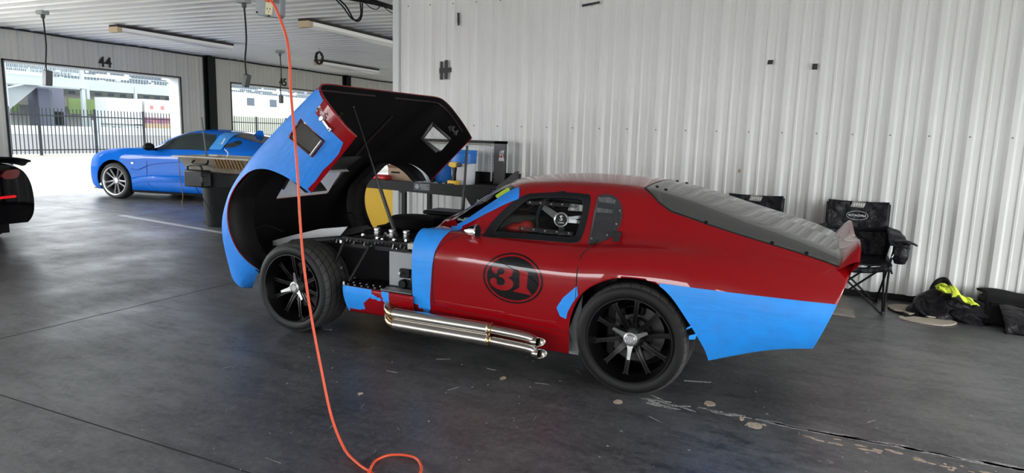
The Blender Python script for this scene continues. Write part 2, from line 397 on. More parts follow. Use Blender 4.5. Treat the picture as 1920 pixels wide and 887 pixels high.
fl = MB().bb((XF, YB, -.12), (XN, YE, 0)).build('floor', M['floor'], smooth=0); struct(fl)
# expansion joints and old paint on the slab
j = MB()
for y in (1.92, 7.05, 12.1): j.bb((XF, y-.004, -.002), (XN, y+.004, .0008))
for x in (-4.82, -9.6): j.bb((x-.004, YB, -.002), (x+.004, YE, .0008))
M['joint'] = mat('joint_dark', (.018, .018, .018), .9)  # dark colour of the expansion joints
j.build('joint_line', M['joint'], fl, smooth=0)
M['oldpaint'] = mat('worn_beige_paint', (.62, .50, .38), .7, noise=(60, .8, (.33, .28, .22)))
M['oldwhite'] = mat('worn_white_paint', (.52, .52, .51), .7, noise=(70, .9, (.12, .12, .12)))
rnd = random.Random(5)
def blob(mb, x, y, rx, ry, n=14, rot=0, z=.0012, jag=.25):
    P = []
    for k in range(n):
        a = 2*math.pi*k/n; r = 1+rnd.uniform(-jag, jag); u, v = rx*r*math.cos(a), ry*r*math.sin(a)
        P.append((x+u*math.cos(rot)-v*math.sin(rot), y+u*math.sin(rot)+v*math.cos(rot)))
    mb.prism(P, 0, z)
pm = MB()
for x, y, rx, ry in ((-.869, 3.40, .024, .03), (-.41, 3.62, .03, .04), (-.162, 3.44, .040, .036), (-1.577, 3.42, .018, .03), (-2.17, 2.83, .015, .015), (-.23, 3.50, .012, .03), (-.12, 3.47, .012, .012)): blob(pm, x, y, rx, ry, jag=.12)
for k in range(46):
    x = rnd.uniform(.05, 1.1); blob(pm, x, 3.42-.02*x+rnd.gauss(0, .018), rnd.uniform(.004, .03), rnd.uniform(.003, .012))
pm.build('beige_paint_mark', M['oldpaint'], fl, smooth=0)
pw = MB()
for k in range(70):
    x = rnd.uniform(-.1, 1.3); blob(pw, x, 3.52+rnd.gauss(0, .010), rnd.uniform(.03, .10), rnd.uniform(.003, .010), jag=.4)
for k in range(14): blob(pw, rnd.uniform(-.72, -.45), 3.50+rnd.gauss(0, .03), rnd.uniform(.01, .05), .006, rot=rnd.uniform(-.5, .5), jag=.4)
for k in range(8): blob(pw, rnd.uniform(-.42, -.22), 3.53+rnd.gauss(0, .01), .04, .006, rot=-.05, jag=.4)
pw.prism([(-.60, 3.90), (-.46, 3.945), (-.45, 3.965), (-.60, 3.92)], 0, .0012)
for k in range(150): blob(pw, rnd.uniform(-3.6, 1.4), rnd.uniform(1.9, 4.2), rnd.uniform(.002, .007), rnd.uniform(.002, .006), n=6)
for k in range(26):
    a = rnd.uniform(0, 3.14); blob(pw, rnd.uniform(-3.2, 1.2), rnd.uniform(2.0, 4.0), rnd.uniform(.02, .05), .0012, n=8, rot=a)
pw.build('white_paint_mark', M['oldwhite'], fl, smooth=0)
ps = MB(); M['stripe'] = mat('floor_stripe', (.50, .51, .52), .5)
ps.prism([(-9.9, 6.83), (-9.85, 6.93), (-7.2, 6.52), (-7.22, 6.43)], 0, .0012); ps.build('paint_stripe', M['stripe'], fl, smooth=0)
dk = MB(); M['stain'] = mat('oil_stain', (.030, .030, .034), .35, noise=(5, .7, (.06, .06, .065)))
# partition wall on the right of the photo
YW = 6.99
wr = MB(); prof = rib_profile(-4.73, XN, -3.67)
sheet(wr, prof, .062, 3.12, lambda t, d, z: (t, YW-d, z))
wr.bb((-4.73, YW+.001, .062), (XN, YW+.16, 3.12))
scr = MB()
k0 = 0
while -3.67+RIB*(k0-3) < XN:
    x = -3.67+RIB*(k0-3)
    for z in (.0825+1.44, 1.4711+1.44):
        if z < 2 and k0 < 3 and False: continue
        scr.cyl((x, YW-.030, z), (x, YW-.039, z), .0075, n=8)
    k0 += 1
wro = wr.build('wall_right', M['white'], smooth=0, recalc=False); struct(wro)
M['screw'] = mat('zinc_screw', (.22, .21, .20), .5, metal=.4); scr.build('wall_screws', M['screw'], wro)
smu = MB(); M['smudge'] = mat('rust_smudge', (.33, .22, .14), .8); M['scuff'] = mat('scuff', (.30, .30, .29), .8)
smu.bb((-.69, YW-.0335, 1.12), (-.67, YW-.0315, 1.155)); smu.build('rust_spot', M['smudge'], wro)
tr = MB(); tr.bb((-4.81, YW-.032, .04), (-4.735, YW+.17, 3.12)); tr.bb((-4.74, YW-.036, .04), (-4.722, YW-.0, 3.12)); struct(tr.build('trim_1', M['trimw'], bevel=.004))
bs = MB().bb((-4.73, YW-.004, 0), (XN, YW+.1, .061)); struct(bs.build('baseboard_right', M['dark']))
# far wall with the numbered doorways
fw = MB(); fprof = lambda a, b: rib_profile(a, b, 7.567+.03, h=.016, minor=.003)
FW = lambda t, d, z: (XF+d, t, z)
edges = [YB]+[v for ab in DOORS_FAR for v in ab]+[YE]
for i in range(0, len(edges), 2): sheet(fw, fprof(edges[i], edges[i+1]), 0, 3.09, FW); fw.bb((XF-.3, edges[i], 0), (XF-.002, edges[i+1], 3.3))
for a, b in DOORS_FAR: sheet(fw, fprof(a, b), 2.5, 3.09, FW); fw.bb((XF-.3, a, 2.5), (XF-.002, b, 3.3))
struct(fw.build('wall_left', M['wallgrey'], smooth=0, recalc=False))
M['jamb'] = mat('jamb_metal', (.50, .52, .53), .5)
for n, (a, b) in enumerate(DOORS_FAR[3:]):
    d = MB(); 
    for y0, y1 in ((a-.02, a+.012), (b-.012, b+.02)): d.bb((XF-.34, y0, 0), (XF-.01, y1, 2.512))
    d.bb((XF-.34, a, 2.488), (XF-.01, b, 2.512))
    do = d.build('door_%d' % (n+1), M['jamb'], smooth=0); struct(do)
    e = MB()
    for y0, y1 in ((a-.045, a-.018), (b+.018, b+.045)): e.bb((XF-.005, y0, 0), (XF+.022, y1, 2.53))
    e.bb((XF-.005, a-.045, 2.505), (XF+.022, b+.045, 2.53)); e.build('door_trim', M['black'], do, smooth=0)
# painted bay numbers
for txt, yy in (('44', 9.27), ('45', 14.33), ('46', 19.5)):
    t = MB(); add_text(t, txt, .29, (XF+.022, yy, 2.66), (0, 1, 0), (0, 0, 1), .003, .004)
    o = t.build('bay_number', M['black'], smooth=0); tag(o, {'44': 'black painted number 44 above the widest visible doorway', '45': 'black painted number 45 above the middle doorway', '46': 'black painted number 46 on the far wall, hidden beyond the partition'}[txt], 'number') if txt != '46' else None
    if txt == '46': bpy.data.objects.remove(o)
# black steel posts between the bays
for yy, lab in ((11.86, 'black steel I-beam post between doorways 44 and 45'), (17.03, 'black steel I-beam post rising behind the raised hood')):
    p = MB(); p.bb((-13.42, yy-.11, 0), (-13.40, yy+.11, 3.09)); p.bb((-13.50, yy-.11, 0), (-13.48, yy+.11, 3.09)); p.bb((-13.48, yy-.008, 0), (-13.42, yy+.008, 3.09)); p.bb((-13.51, yy-.16, 0), (-13.5, yy+.16, 3.09)); 
    tag(p.build('steel_post', M['blackm'], smooth=0), lab, 'post')
# ceiling
cl = MB(); cprof = rib_profile(YB, YE, 6.496, .2704, h=.022, minor=.006, mw=.014)
sheet(cl, cprof, XF-.3, XN, lambda t, d, s: (s, t, 3.10-d)); cl.bb((XF-.3, YB, 3.102), (XN, YE, 3.2))
struct(cl.build('ceiling', M['ceil'], smooth=0, recalc=False))
# near and rear walls, seen only in reflections
nw = MB()
e2 = [YB]+[v for ab in DOORS_NEAR for v in ab]+[YE]
for i in range(0, len(e2), 2): nw.bb((XN, e2[i], 0), (XN+.2, e2[i+1], 3.1))
for a, b in DOORS_NEAR: nw.bb((XN, a, 2.5), (XN+.2, b, 3.1))
struct(nw.build('wall_near', M['white'], smooth=0))
bw = MB(); e3 = [XF-.3]+[v for ab in DOORS_BACK for v in ab]+[XN+.2]
for i in range(0, len(e3), 2): bw.bb((e3[i], YB-.2, 0), (e3[i+1], YB, 3.1))
for a, b in DOORS_BACK: bw.bb((a, YB-.2, 2.5), (b, YB, 3.1))
struct(bw.build('wall_back', M['white'], smooth=0))
struct(MB().bb((XF-.3, YE, 0), (XN+.2, YE+.2, 3.1)).build('wall_end', M['wallgrey'], smooth=0))
# roof deck over the room keeps the sky out
struct(MB().bb((XF-.6, YB-.3, 3.24), (XN+.4, YE+.3, 3.4)).build('roof_deck', M['blackm'], smooth=0))
# outside ground
M['apron'] = mat('pale_concrete', (.27, .26, .225), .9, noise=(.4, .5, (.26, .25, .22)))
M['asphalt'] = mat('asphalt', (.135, .14, .142), .9, noise=(.8, .5, (.11, .115, .12)))
g = MB().bb((-31.5, -60, -.2), (XF, 80, -.012)); g.bb((XN, -60, -.2), (40, 80, -.012)); g.bb((XF, -60, -.2), (XN, YB, -.013)); struct(g.build('ground_apron', M['apron'], smooth=0))
struct(MB().bb((-160, -120, -.25), (-31.5, 160, -.03)).build('ground_asphalt', M['asphalt'], smooth=0))
# ---------------------------------------------------------------- red coupe
YC = 4.34
BODY = {
 -2.27: [(0,.785,.24),(0,.825,.34),(0,.845,.52),(0,.845,.73),(0,.745,.825),(0,.64,.805),(-.02,.50,.805),(-.07,.36,.81),(-.14,.2,.815),(-.18,0,.82)],
 -2.06: [(0,.785,.21),(0,.825,.32),(0,.845,.52),(0,.845,.73),(0,.75,.825),(0,.665,.815),(0,.62,.82),(-.02,.575,.835),(-.2,.33,.865),(-.27,0,.88)],
 -1.86: [(0,.785,.19),(0,.825,.30),(0,.845,.52),(0,.845,.73),(0,.755,.815),(0,.675,.815),(0,.635,.88),(0,.572,.985),(-.2,.31,1.0),(-.27,0,1.015)],
 -1.67: [(0,.785,.18),(0,.825,.29),(0,.845,.52),(0,.845,.72),(0,.755,.805),(0,.675,.81),(0,.62,.93),(0,.545,1.115),(-.18,.29,1.12),(-.24,0,1.125)],
 -1.45: [(0,.785,.175),(0,.825,.28),(0,.845,.52),(0,.845,.71),(0,.755,.80),(0,.675,.81),(0,.612,.95),(0,.535,1.14),(-.08,.28,1.17),(-.1,0,1.18)],
 -1.20: [(0,.785,.17),(0,.825,.27),(0,.85,.52),(0,.85,.71),(0,.765,.80),(0,.675,.82),(0,.605,.95),(0,.53,1.145),(-.02,.28,1.18),(-.02,0,1.19)],
 -.95: [(0,.79,.17),(0,.83,.27),(0,.86,.52),(0,.86,.73),(0,.78,.825),(0,.67,.84),(0,.595,.96),(0,.515,1.14),(0,.27,1.165),(0,0,1.17)],
 -.65: [(0,.79,.20),(0,.83,.30),(0,.86,.52),(0,.86,.73),(0,.79,.825),(0,.69,.86),(0,.61,.95),(0,.53,1.085),(0,.28,1.11),(0,0,1.115)],
 -.3: [(0,.79,.31),(0,.83,.38),(0,.855,.52),(0,.855,.68),(0,.80,.78),(0,.72,.84),(0,.64,.90),(0,.57,.985),(0,.3,1.01),(0,0,1.015)],
 0.: [(0,.785,.385),(0,.815,.43),(0,.835,.52),(0,.835,.62),(0,.80,.71),(0,.74,.78),(0,.67,.83),(0,.59,.895),(0,.31,.90),(0,0,.905)],
 .17: [(0,.765,.41),(0,.785,.45),(0,.80,.52),(0,.80,.60),(0,.775,.69),(0,.72,.75),(0,.66,.785),(0,.59,.83),(0,.31,.84),(0,0,.845)],
}
def body_warp(P):
    P = P.copy(); k = np.clip((P[:, 0]+.45)/.6, 0, 1); k = k*k*(3-2*k)
    P[:, 0] += k*(P[:, 2]-.68)*.36; return P
SB = Surf(BODY, YC, body_warp)
CLIP = {
 -4.07: [(0,.40,.30),(0,.46,.29),(0,.50,.31),(0,.51,.34),(0,.48,.37),(0,.42,.39),(-.01,.34,.40),(-.02,.24,.405),(-.03,.12,.41),(-.03,0,.41)],
 -4.00: [(0,.50,.26),(0,.57,.25),(0,.61,.29),(0,.61,.35),(0,.57,.41),(0,.50,.44),(-.01,.4,.45),(-.03,.28,.46),(-.05,.14,.46),(-.05,0,.46)],
 -3.88: [(0,.62,.18),(0,.70,.19),(0,.715,.28),(0,.70,.40),(0,.64,.50),(0,.55,.52),(-.02,.45,.54),(-.04,.3,.54),(-.06,.15,.55),(-.06,0,.55)],
 -3.68: [(0,.72,.17),(0,.775,.23),(0,.80,.36),(0,.79,.55),(0,.72,.665),(0,.60,.68),(0,.48,.65),(-.03,.33,.63),(-.06,.16,.63),(-.07,0,.63)],
 -3.45: [(0,.77,.20),(0,.82,.28),(0,.845,.42),(0,.835,.65),(0,.755,.765),(0,.62,.77),(0,.48,.72),(0,.34,.70),(0,.17,.70),(0,0,.70)],
 -3.1: [(0,.785,.24),(0,.825,.33),(0,.85,.5),(0,.85,.70),(0,.775,.805),(0,.63,.81),(0,.5,.76),(0,.36,.76),(0,.18,.77),(0,0,.77)],
 -2.7: [(0,.785,.27),(0,.825,.35),(0,.85,.5),(0,.85,.69),(0,.785,.79),(0,.65,.795),(0,.5,.765),(0,.36,.77),(0,.18,.775),(0,0,.775)],
 -2.235: [(0,.80,.29),(0,.83,.36),(0,.85,.5),(0,.85,.665),(0,.795,.745),(0,.69,.76),(0,.5,.757),(0,.36,.757),(0,.18,.757),(0,0,.757)],
}
SC = Surf(CLIP, YC)
coupe = thing('race_coupe', 'dark red fastback coupe number 31 with its front hood tipped open', 'car', (-1.9, YC, 0))
ARCH_R = sm2([(-1.225,.10),(-1.213,.247),(-1.203,.392),(-1.154,.524),(-1.079,.605),(-.959,.665),(-.84,.682),(-.722,.669),(-.633,.607),(-.541,.488),(-.479,.395),(-.432,.294),(-.40,.1)], 4, False)
def side_of(v, S): return v < S.nv
WIN = sm2([(-1.835,.826),(-1.80,.90),(-1.70,1.01),(-1.62,1.062),(-1.57,1.074),(-1.40,1.090),(-1.235,1.090),(-1.205,1.072),(-1.20,1.0),(-1.212,.86),(-1.24,.822),(-1.40,.816),(-1.70,.812),(-1.81,.812)], 4)
WINI = sm2([(-1.775,.842),(-1.74,.90),(-1.66,.985),(-1.60,1.037),(-1.56,1.050),(-1.40,1.064),(-1.27,1.062),(-1.244,1.045),(-1.238,.98),(-1.248,.88),(-1.268,.848),(-1.40,.842),(-1.70,.838),(-1.765,.836)], 4)
QW = sm2([(-1.150,.835),(-1.155,.95),(-1.150,1.06),(-1.14,1.085),(-1.08,1.085),(-1.03,1.055),(-1.005,.99),(-1.012,.92),(-1.045,.87),(-1.10,.84)], 4)
# glazed areas in surface parameters (u,v): windscreen and rear perspex
def f_wind(u, v):
    vv = np.where(v > SB.nv, 2*SB.nv-v, v); return np.minimum(np.minimum((u+2.055)*1., (-1.695-u)*1.), (vv-7.02)*.2)
def f_hatch(u, v):
    vv = np.where(v > SB.nv, 2*SB.nv-v, v)
    # left edge moves down the section towards the tail, front edge is raked
    edge = np.interp(u, [-.90, -.80, -.72, -.5, -.2, .16], [7.3, 6.75, 6.5, 6.35, 6.25, 6.3])
    front = (u-(-.905+np.clip((vv-7), 0, 2)*-.0))
    return np.minimum(np.minimum((vv-edge)*.15, front), .118-u)
def fld_body(P, u, v):
    x, z = P[:, 0], P[:, 2]; f = -sdf_poly(x, z, ARCH_R)
    f = np.minimum(f, -f_wind(u, v))
    side = np.where((P[:, 2] > .78) & (np.abs(P[:, 1]-YC) > .4), 1, 0)
    w = sdf_poly(x, z, WIN); q = sdf_poly(x, z, QW)
    f = np.where(side == 1, np.minimum(f, np.minimum(-w, -q)), f)
    return np.minimum(f, -f_hatch(u, v))
us = np.unique(np.concatenate([np.linspace(-2.27, .17, 215)])); vs_ = np.linspace(0, 2*SB.nv, 301)
mb = MB(); V, F = SB.region(us, vs_, fld_body); mb.add(V, F)
shell = mb.build('body_shell', [M['red'], M['liner']], coupe, smooth=50, recalc=False)
so = shell.modifiers.new('solid', 'SOLIDIFY'); so.thickness = .008; so.offset = -1; so.material_offset = 1; so.material_offset_rim = 0
def flip_if_needed(o, S):
    # outward normals: check the left side face pointing to -y
    me = o.data; s = 0
    for p in list(me.polygons)[::37]:
        c = p.center+parent_matrix(o.parent).translation; s += p.normal.y*(c[1]-YC)+p.normal.z*(c[2]-.5)
    if s < 0: me.flip_normals()
flip_if_needed(shell, SB)
def patch(S, name, m, fld, us, vs, off, parent, solid=None, flip=True, tr=None, smooth=50):
    V, F = S.region(us, vs, fld, off, OUT[S]); mb = MB()
    if tr is not None: V = [tr(p) for p in V]
    mb.add(V, F); o = mb.build(name, m, parent, smooth=smooth, recalc=False)
    if flip: flip_if_needed(o, S)
    if solid:
        s_ = o.modifiers.new('solid', 'SOLIDIFY'); s_.thickness = solid; s_.offset = -1
    return o
OUT = {}
for S in (SB, SC):
    n = S.normal(np.array([-1.5 if S is SB else -2.6]), np.array([2.]))[0]; OUT[S] = 1. if n[1] < 0 else -1.
def left(P): return (YC-P[:, 1])     # >0 on the left
# tail panel
NV = SB.nv
mb = MB(); ring = SB.eval(np.full(61, .17), np.linspace(0, 2*NV, 61)); c = ring.mean(0)
mb.add([tuple(p) for p in ring]+[(c[0]-.03, YC, c[2])], [(i, i+1, 61) for i in range(60)]+[(60, 0, 61)]); mb.build('tail_panel', M['red'], coupe, smooth=30)
# duck-tail spoiler following the rear edge, standing tallest at its ends
def sp(i, j):
    s = (1-2*i)*.665; a = abs(s)/.665; h = .055+.088*a**1.6*math.sqrt(max(0, 1-a**8)); y = YC-s
    e = SB.eval(np.array([.158]), np.array([NV+np.sign(-s)*0 if abs(s) < 1e-6 else 0.]))[0]
    zb = .855-.055*a**3; xb = .165+.065*(zb-.68)
    prof = [(-.03, .0), (.0, h*.35), (.035, h*.78), (.062, h), (.075, h*.98), (.07, h*.6), (.045, h*.1), (.02, -.06)]
    k = j*(len(prof)-1); q = int(min(k, len(prof)-2)); t = k-q
    px = prof[q][0]*(1-t)+prof[q+1][0]*t; pz = prof[q][1]*(1-t)+prof[q+1][1]*t
    return (xb+px, y, zb+pz)
mb = MB().grid(sp, 60, 21); spo = mb.build('tail_spoiler', M['red'], coupe, smooth=60)
# glazing
fh = lambda P, u, v: f_hatch(u, v)+.004
patch(SB, 'rear_window', M['glassh'], fh, np.linspace(-.93, .14, 70), np.linspace(5.8, 2*NV-5.8, 120), .0015, coupe)
fst = MB()
for u, vv in ((-.86, 7.9), (-.80, 7.75), (-.52, 6.42), (-.2, 6.35), (-.86, 10.1), (-.80, 10.25), (-.05, 6.4)):
    p = SB.eval(np.array([u]), np.array([vv]))[0]; n = SB.normal(np.array([u]), np.array([vv]))[0]*OUT[SB]
    fst.cyl(p, p+n*.008, .012, .008, n=14)
fst.build_each('window_fastener', M['blackm'], coupe)
patch(SB, 'windscreen', M['glassw'], lambda P, u, v: f_wind(u, v)+.01, np.linspace(-2.1, -1.66, 34), np.linspace(6.7, 2*NV-6.7, 70), .001, coupe)
fr = lambda P, u, v: np.minimum(np.where(P[:, 1] < YC-.4, 1, -1)*1., np.minimum(sdf_poly(P[:, 0], P[:, 2], WIN)+.004, -sdf_poly(P[:, 0], P[:, 2], WINI)))
patch(SB, 'window_frame', M['rubber'], fr, np.linspace(-1.9, -1.15, 150), np.linspace(4.2, 7.6, 110), .003, coupe, solid=.018)
mb_r = MB()
def right_patch(name, m, fld, us, vs, off, solid=None):
    V, F = SB.region(us, vs, fld, off, OUT[SB]); mb = MB(); mb.add([(p[0], 2*YC-p[1], p[2]) for p in V], [f[::-1] for f in F]); o = mb.build(name, m, coupe, smooth=50, recalc=False)
    if solid: s_ = o.modifiers.new('solid', 'SOLIDIFY'); s_.thickness = solid; s_.offset = 0
    return o
right_patch('window_frame', M['rubber'], fr, np.linspace(-1.9, -1.15, 80), np.linspace(4.2, 7.6, 60), .003, .012)
lw = lambda poly, e: (lambda P, u, v: np.where(P[:, 1] < YC-.4, sdf_poly(P[:, 0], P[:, 2], poly)+e, -1))
patch(SB, 'side_window', M['glassc'], lw(WINI, .006), np.linspace(-1.8, -1.2, 60), np.linspace(4.4, 7.4, 50), -.006, coupe)
patch(SB, 'quarter_window', M['glassq'], lw(QW, .012), np.linspace(-1.2, -.97, 50), np.linspace(4.5, 7.6, 60), .003, coupe)
right_patch('side_window', M['glassc'], lw(WINI, .006), np.linspace(-1.8, -1.2, 40), np.linspace(4.4, 7.4, 40), -.006)
right_patch('quarter_window', M['glassq'], lw(QW, .012), np.linspace(-1.2, -.97, 30), np.linspace(4.5, 7.6, 40), .003)
edge = lambda P, u, v: .0035-np.abs(f_hatch(u, v)-.0015)
patch(SB, 'window_seal', M['rubber'], edge, np.linspace(-.93, .14, 260), np.linspace(5.8, 2*NV-5.8, 420), .0028, coupe)
# sliding pane with riveted perspex strips on the driver's window
def surf_at(S, x, z, side=1, off=0.):
    """point of the left flank at (x,z)"""
    vv = np.linspace(1.0, S.nv-1.2, 500); P = S.eval(np.full(500, x), vv); i = int(np.argmin(np.abs(P[:, 2]-z)+(np.abs(P[:,0]-x))*.0)); p = P[i]
    n = S.normal(np.array([x]), np.array([vv[i]]))[0]*OUT[S]; return Vector(p)+Vector(n)*off, Vector(n)
def strip_poly(a, b, w, k=12):
    (x0, z0), (x1, z1) = a, b; L = math.hypot(x1-x0, z1-z0); nx, nz = -(z1-z0)/L*w, (x1-x0)/L*w
    return [(x0+nx, z0+nz), (x1+nx, z1+nz), (x1-nx, z1-nz), (x0-nx, z0-nz)]
M['strip'] = glass('perspex_strip', (.62, .62, .62), ior=1.9, rough=.12)
mbv = MB()
for a, b in (((-1.60, 1.022), (-1.275, 1.022)), ((-1.62, .866), (-1.27, .862))):
    patch(SB, 'window_channel', M['strip'], lw(strip_poly(a, b, .011), 0), np.linspace(-1.65, -1.2, 90), np.linspace(4.4, 7.4, 160), .004, coupe, solid=.004)
    for k in range(5):
        t = (k+.3)/4.6; p, n = surf_at(SB, a[0]+(b[0]-a[0])*t, a[1]+(b[1]-a[1])*t, off=.006); mbv.cyl(p, p+n*.004, .0055, n=10)
for x, z in ((-1.146,.845),(-1.146,1.075),(-1.07,1.072),(-1.012,1.01),(-1.018,.935),(-1.06,.872)):
    p, n = surf_at(SB, x, z, off=.004); mbv.cyl(p, p+n*.005, .006, n=10)
mbv.build_each('window_screw', M['alum'], coupe)
# quarter window edge strip
lp = []
for x, z in ((-1.152,.84),(-1.158,.90),(-1.158,.96),(-1.155,1.02),(-1.150,1.075)): lp.append(surf_at(SB, x, z, off=.006)[0])
MB().tube(lp, .003, 6).build('window_edge', M['strip'], coupe)
# door outline groove, fuel flap style lines drawn as thin dark seams
def seam(S, pts, r, name, m=None, off=.0005):
    P = [surf_at(S, x, z, off=off)[0] for x, z in [(p[0], p[1]) for p in pts]]
    return MB().tube(smooth_path(P, 4), r, 6).build(name, m or M['dark'], coupe)
seam(SB, [(-1.105,.845),(-1.14,.80),(-1.163,.76),(-1.168,.68),(-1.168,.60),(-1.17,.52)], .0028, 'door_seam')
seam(SB, [(-2.115,.355),(-2.12,.42),(-2.118,.50),(-2.113,.60),(-2.105,.68),(-2.08,.73),(-2.03,.775),(-1.97,.800)], .0025, 'door_seam')
seam(SB, [(-2.115,.345),(-1.9,.325),(-1.6,.30),(-1.3,.272),(-1.22,.262)], .0018, 'sill_crease')
# number roundel
RX, RZ, RA, RB = -1.567, .592, .195, .150
def zp(a, b):     # digit outline drawn on a 1129 x 887 sketch, roundel centre at (587, 425), radii 460 x 372
    return (RX+(a-587)/460*RA, RZ-(b-425-(a-587)*.085)/372*RB)
D3 = [zp(*p) for p in ((255,248),(420,262),(590,292),(590,340),(575,378),(545,400),(518,412),(558,428),(590,462),(602,505),(590,548),(556,582),(500,604),(430,608),(350,590),(282,552),(243,508),(233,462),(252,430),(292,418),(338,432),(300,352),(262,300))]
O3 = [zp(*p) for p in ((338,432),(345,470),(340,500),(365,525),(405,532),(445,522),(468,495),(468,455),(450,425),(420,408),(378,400),(378,372),(415,365),(450,350),(462,315),(450,285),(415,270),(378,272),(352,295),(348,325),(352,348),(300,352))]
D1 = [zp(*p) for p in ((640,268),(820,318),(806,552),(893,665),(590,612),(692,552),(692,345),(684,320))]
def f_round(P, u, v):
    x, z = P[:, 0], P[:, 2]; r = np.hypot((x-RX)/RA, (z-RZ)/RB)*.17
    disk = .148-r; ring = np.minimum(.170-r, r-.160)
    d3 = np.minimum(sdf_poly(x, z, D3), -sdf_poly(x, z, O3)); num = np.maximum(d3, sdf_poly(x, z, D1))
    return np.where(P[:, 1] < YC, np.maximum(ring, np.minimum(disk, -num)), -1)
patch(SB, 'number_roundel', M['decal'], f_round, np.linspace(-1.78, -1.35, 170), np.linspace(.6, 3.4, 190), .0012, coupe)
# wheel wells
for xc, nm in ((-.85, 'rear'),):
    for s in (1, -1):
        w_ = MB(); w_.lathe([(.42, .0), (.42, .34), (.05, .34)], 40, 'y', (xc, YC-s*.80 if s > 0 else YC+.80, .33), a0=.05, a1=math.pi-.05)
        if s < 0: w_.v = [(x, 2*(YC+.80)-y, z) for x, y, z in w_.v]
        o = w_.build('wheel_well', M['matte'], coupe, recalc=False)
lip = SB.region(np.linspace(-1.3, -.3, 200), np.linspace(.0, 4.2, 120), lambda P, u, v: np.minimum(sdf_poly(P[:, 0], P[:, 2], ARCH_R)+.0035, -sdf_poly(P[:, 0], P[:, 2], ARCH_R)), .001, OUT[SB])
# ---- tape on the body
def surf_at_l(x, z): return surf_at(SB, x, z, off=.003)
ragr = random.Random(11)
def rag(a, b, n, amp):
    """ragged line from a to b"""
    return [(a[0]+(b[0]-a[0])*k/n+(ragr.uniform(-amp, amp) if 0 < k < n else 0), a[1]+(b[1]-a[1])*k/n+(ragr.uniform(-amp, amp) if 0 < k < n else 0)) for k in range(n+1)]
TQ = [(-.700,.672),(-.45,.668),(-.1,.662),(.21,.652),(.25,.50),(.2,.2),(-.3,.2),(-.437,.2),(-.445,.33)]+[(-.50,.33),(-.52,.41),(-.60,.50),(-.66,.58),(-.70,.64)]
tq = lambda P, u, v: np.where(P[:, 1] < YC, np.minimum(sdf_poly(P[:, 0], P[:, 2], TQ), -sdf_poly(P[:, 0], P[:, 2], ARCH_R)+.001), -1)
patch(SB, 'masking_tape', M['tapeb'], tq, np.linspace(-.75, .17, 160), np.linspace(0, 4.3, 90), .0025, coupe)
fp = MB()
for (x, z, w_, h_, a) in ((-.505, .475, .035, .022, .5), (-.485, .425, .04, .03, .2)):
    p, n = surf_at_l(x, z); c_, s_ = math.cos(a), math.sin(a)
    q = [p+Vector((-w_*c_*k1-h_*s_*k2, -.004-.012*abs(k1), w_*s_*k1*-1-h_*c_*k2)) for k1, k2 in ((0, 0), (1, .2), (.9, 1), (.1, 1.1))]
    fp.add(q, [(0, 1, 2, 3)])
fp.build_each('tape_flap', M['tapeb'], coupe, smooth=0, solid=.001)
TD = [(-1.163,.60),(-1.245,.52),(-1.285,.455),(-1.262,.405),(-1.225,.395),(-1.215,.44),(-1.19,.49),(-1.155,.545)]
patch(SB, 'masking_tape', M['tapeb'], lambda P, u, v: np.where(P[:, 1] < YC, sdf_poly(P[:, 0], P[:, 2], TD), -1), np.linspace(-1.3, -1.12, 60), np.linspace(.3, 3.4, 90), .0025, coupe)
TV = [(-2.28,.9),(-2.28,.345),(-2.235,.34),(-2.235,.315),(-2.20,.318),(-2.195,.285),(-2.175,.29),(-2.17,.275),(-2.158,.275),(-2.155,.31),(-2.145,.32),(-2.14,.40),(-2.128,.50),(-2.12,.60),(-2.105,.70),(-2.075,.78),(-2.05,.83),(-2.07,.9)]
def f_tv(P, u, v):
    return np.where(P[:, 1] < YC, np.minimum(sdf_poly(P[:, 0], P[:, 2], TV), (5.35-v)*.1), -1)
patch(SB, 'masking_tape', M['tapeb'], f_tv, np.linspace(-2.27, -2.02, 90), np.linspace(.3, 6.2, 150), .003, coupe)
# pillar tape beside the windscreen
def f_tp(P, u, v): return np.where(v < NV, np.minimum(np.minimum(u+2.07, -1.66-u), np.minimum((v-6.56)*.12, (7.12-v)*.12)), -1)
patch(SB, 'masking_tape', M['tape'], f_tp, np.linspace(-2.1, -1.6, 60), np.linspace(6.2, 7.4, 60), .003, coupe)
patch(SB, 'masking_tape', M['tape'], lambda P, u, v: np.where(v < NV, np.minimum(np.minimum(u+2.13, -2.03-u), np.minimum((v-4.6)*.12, (6.9-v)*.12)), -1), np.linspace(-2.15, -2.0, 40), np.linspace(4.3, 7.2, 50), .0028, coupe)
# round wing mirror
mm = MB(); mx, my, mz = -1.855, 3.565, .842
mm.lathe([(0, 0), (.018, .004), (.022, .0)], 16, 'z', (mx, my+.02, .80))
mm.tube([(mx-.01, my+.03, .80), (mx-.01, my+.02, mz)], [.016, .012], 12)
mo = MB().lathe([(.0, -.075), (.018, -.068), (.034, -.03), (.042, 0), (.045, .004), (.045, .012), (.041, .014)], 28, 'x', (mx, my, mz)); 
mo.cyl((mx-.02, my+.03, .78), (mx-.02, my+.006, mz-.02), .019, .013)
mo.cyl((mx-.02, my+.035, .772), (mx-.02, my+.03, .79), .03, .02)
wm = mo.build('wing_mirror', M['chrome'], coupe); MB().lathe([(.041, .0135), (0, .0135)], 28, 'x', (mx, my, mz)).build('mirror_face', mat('mirror_glass', (.12, .13, .14), .05, metal=.9), wm)
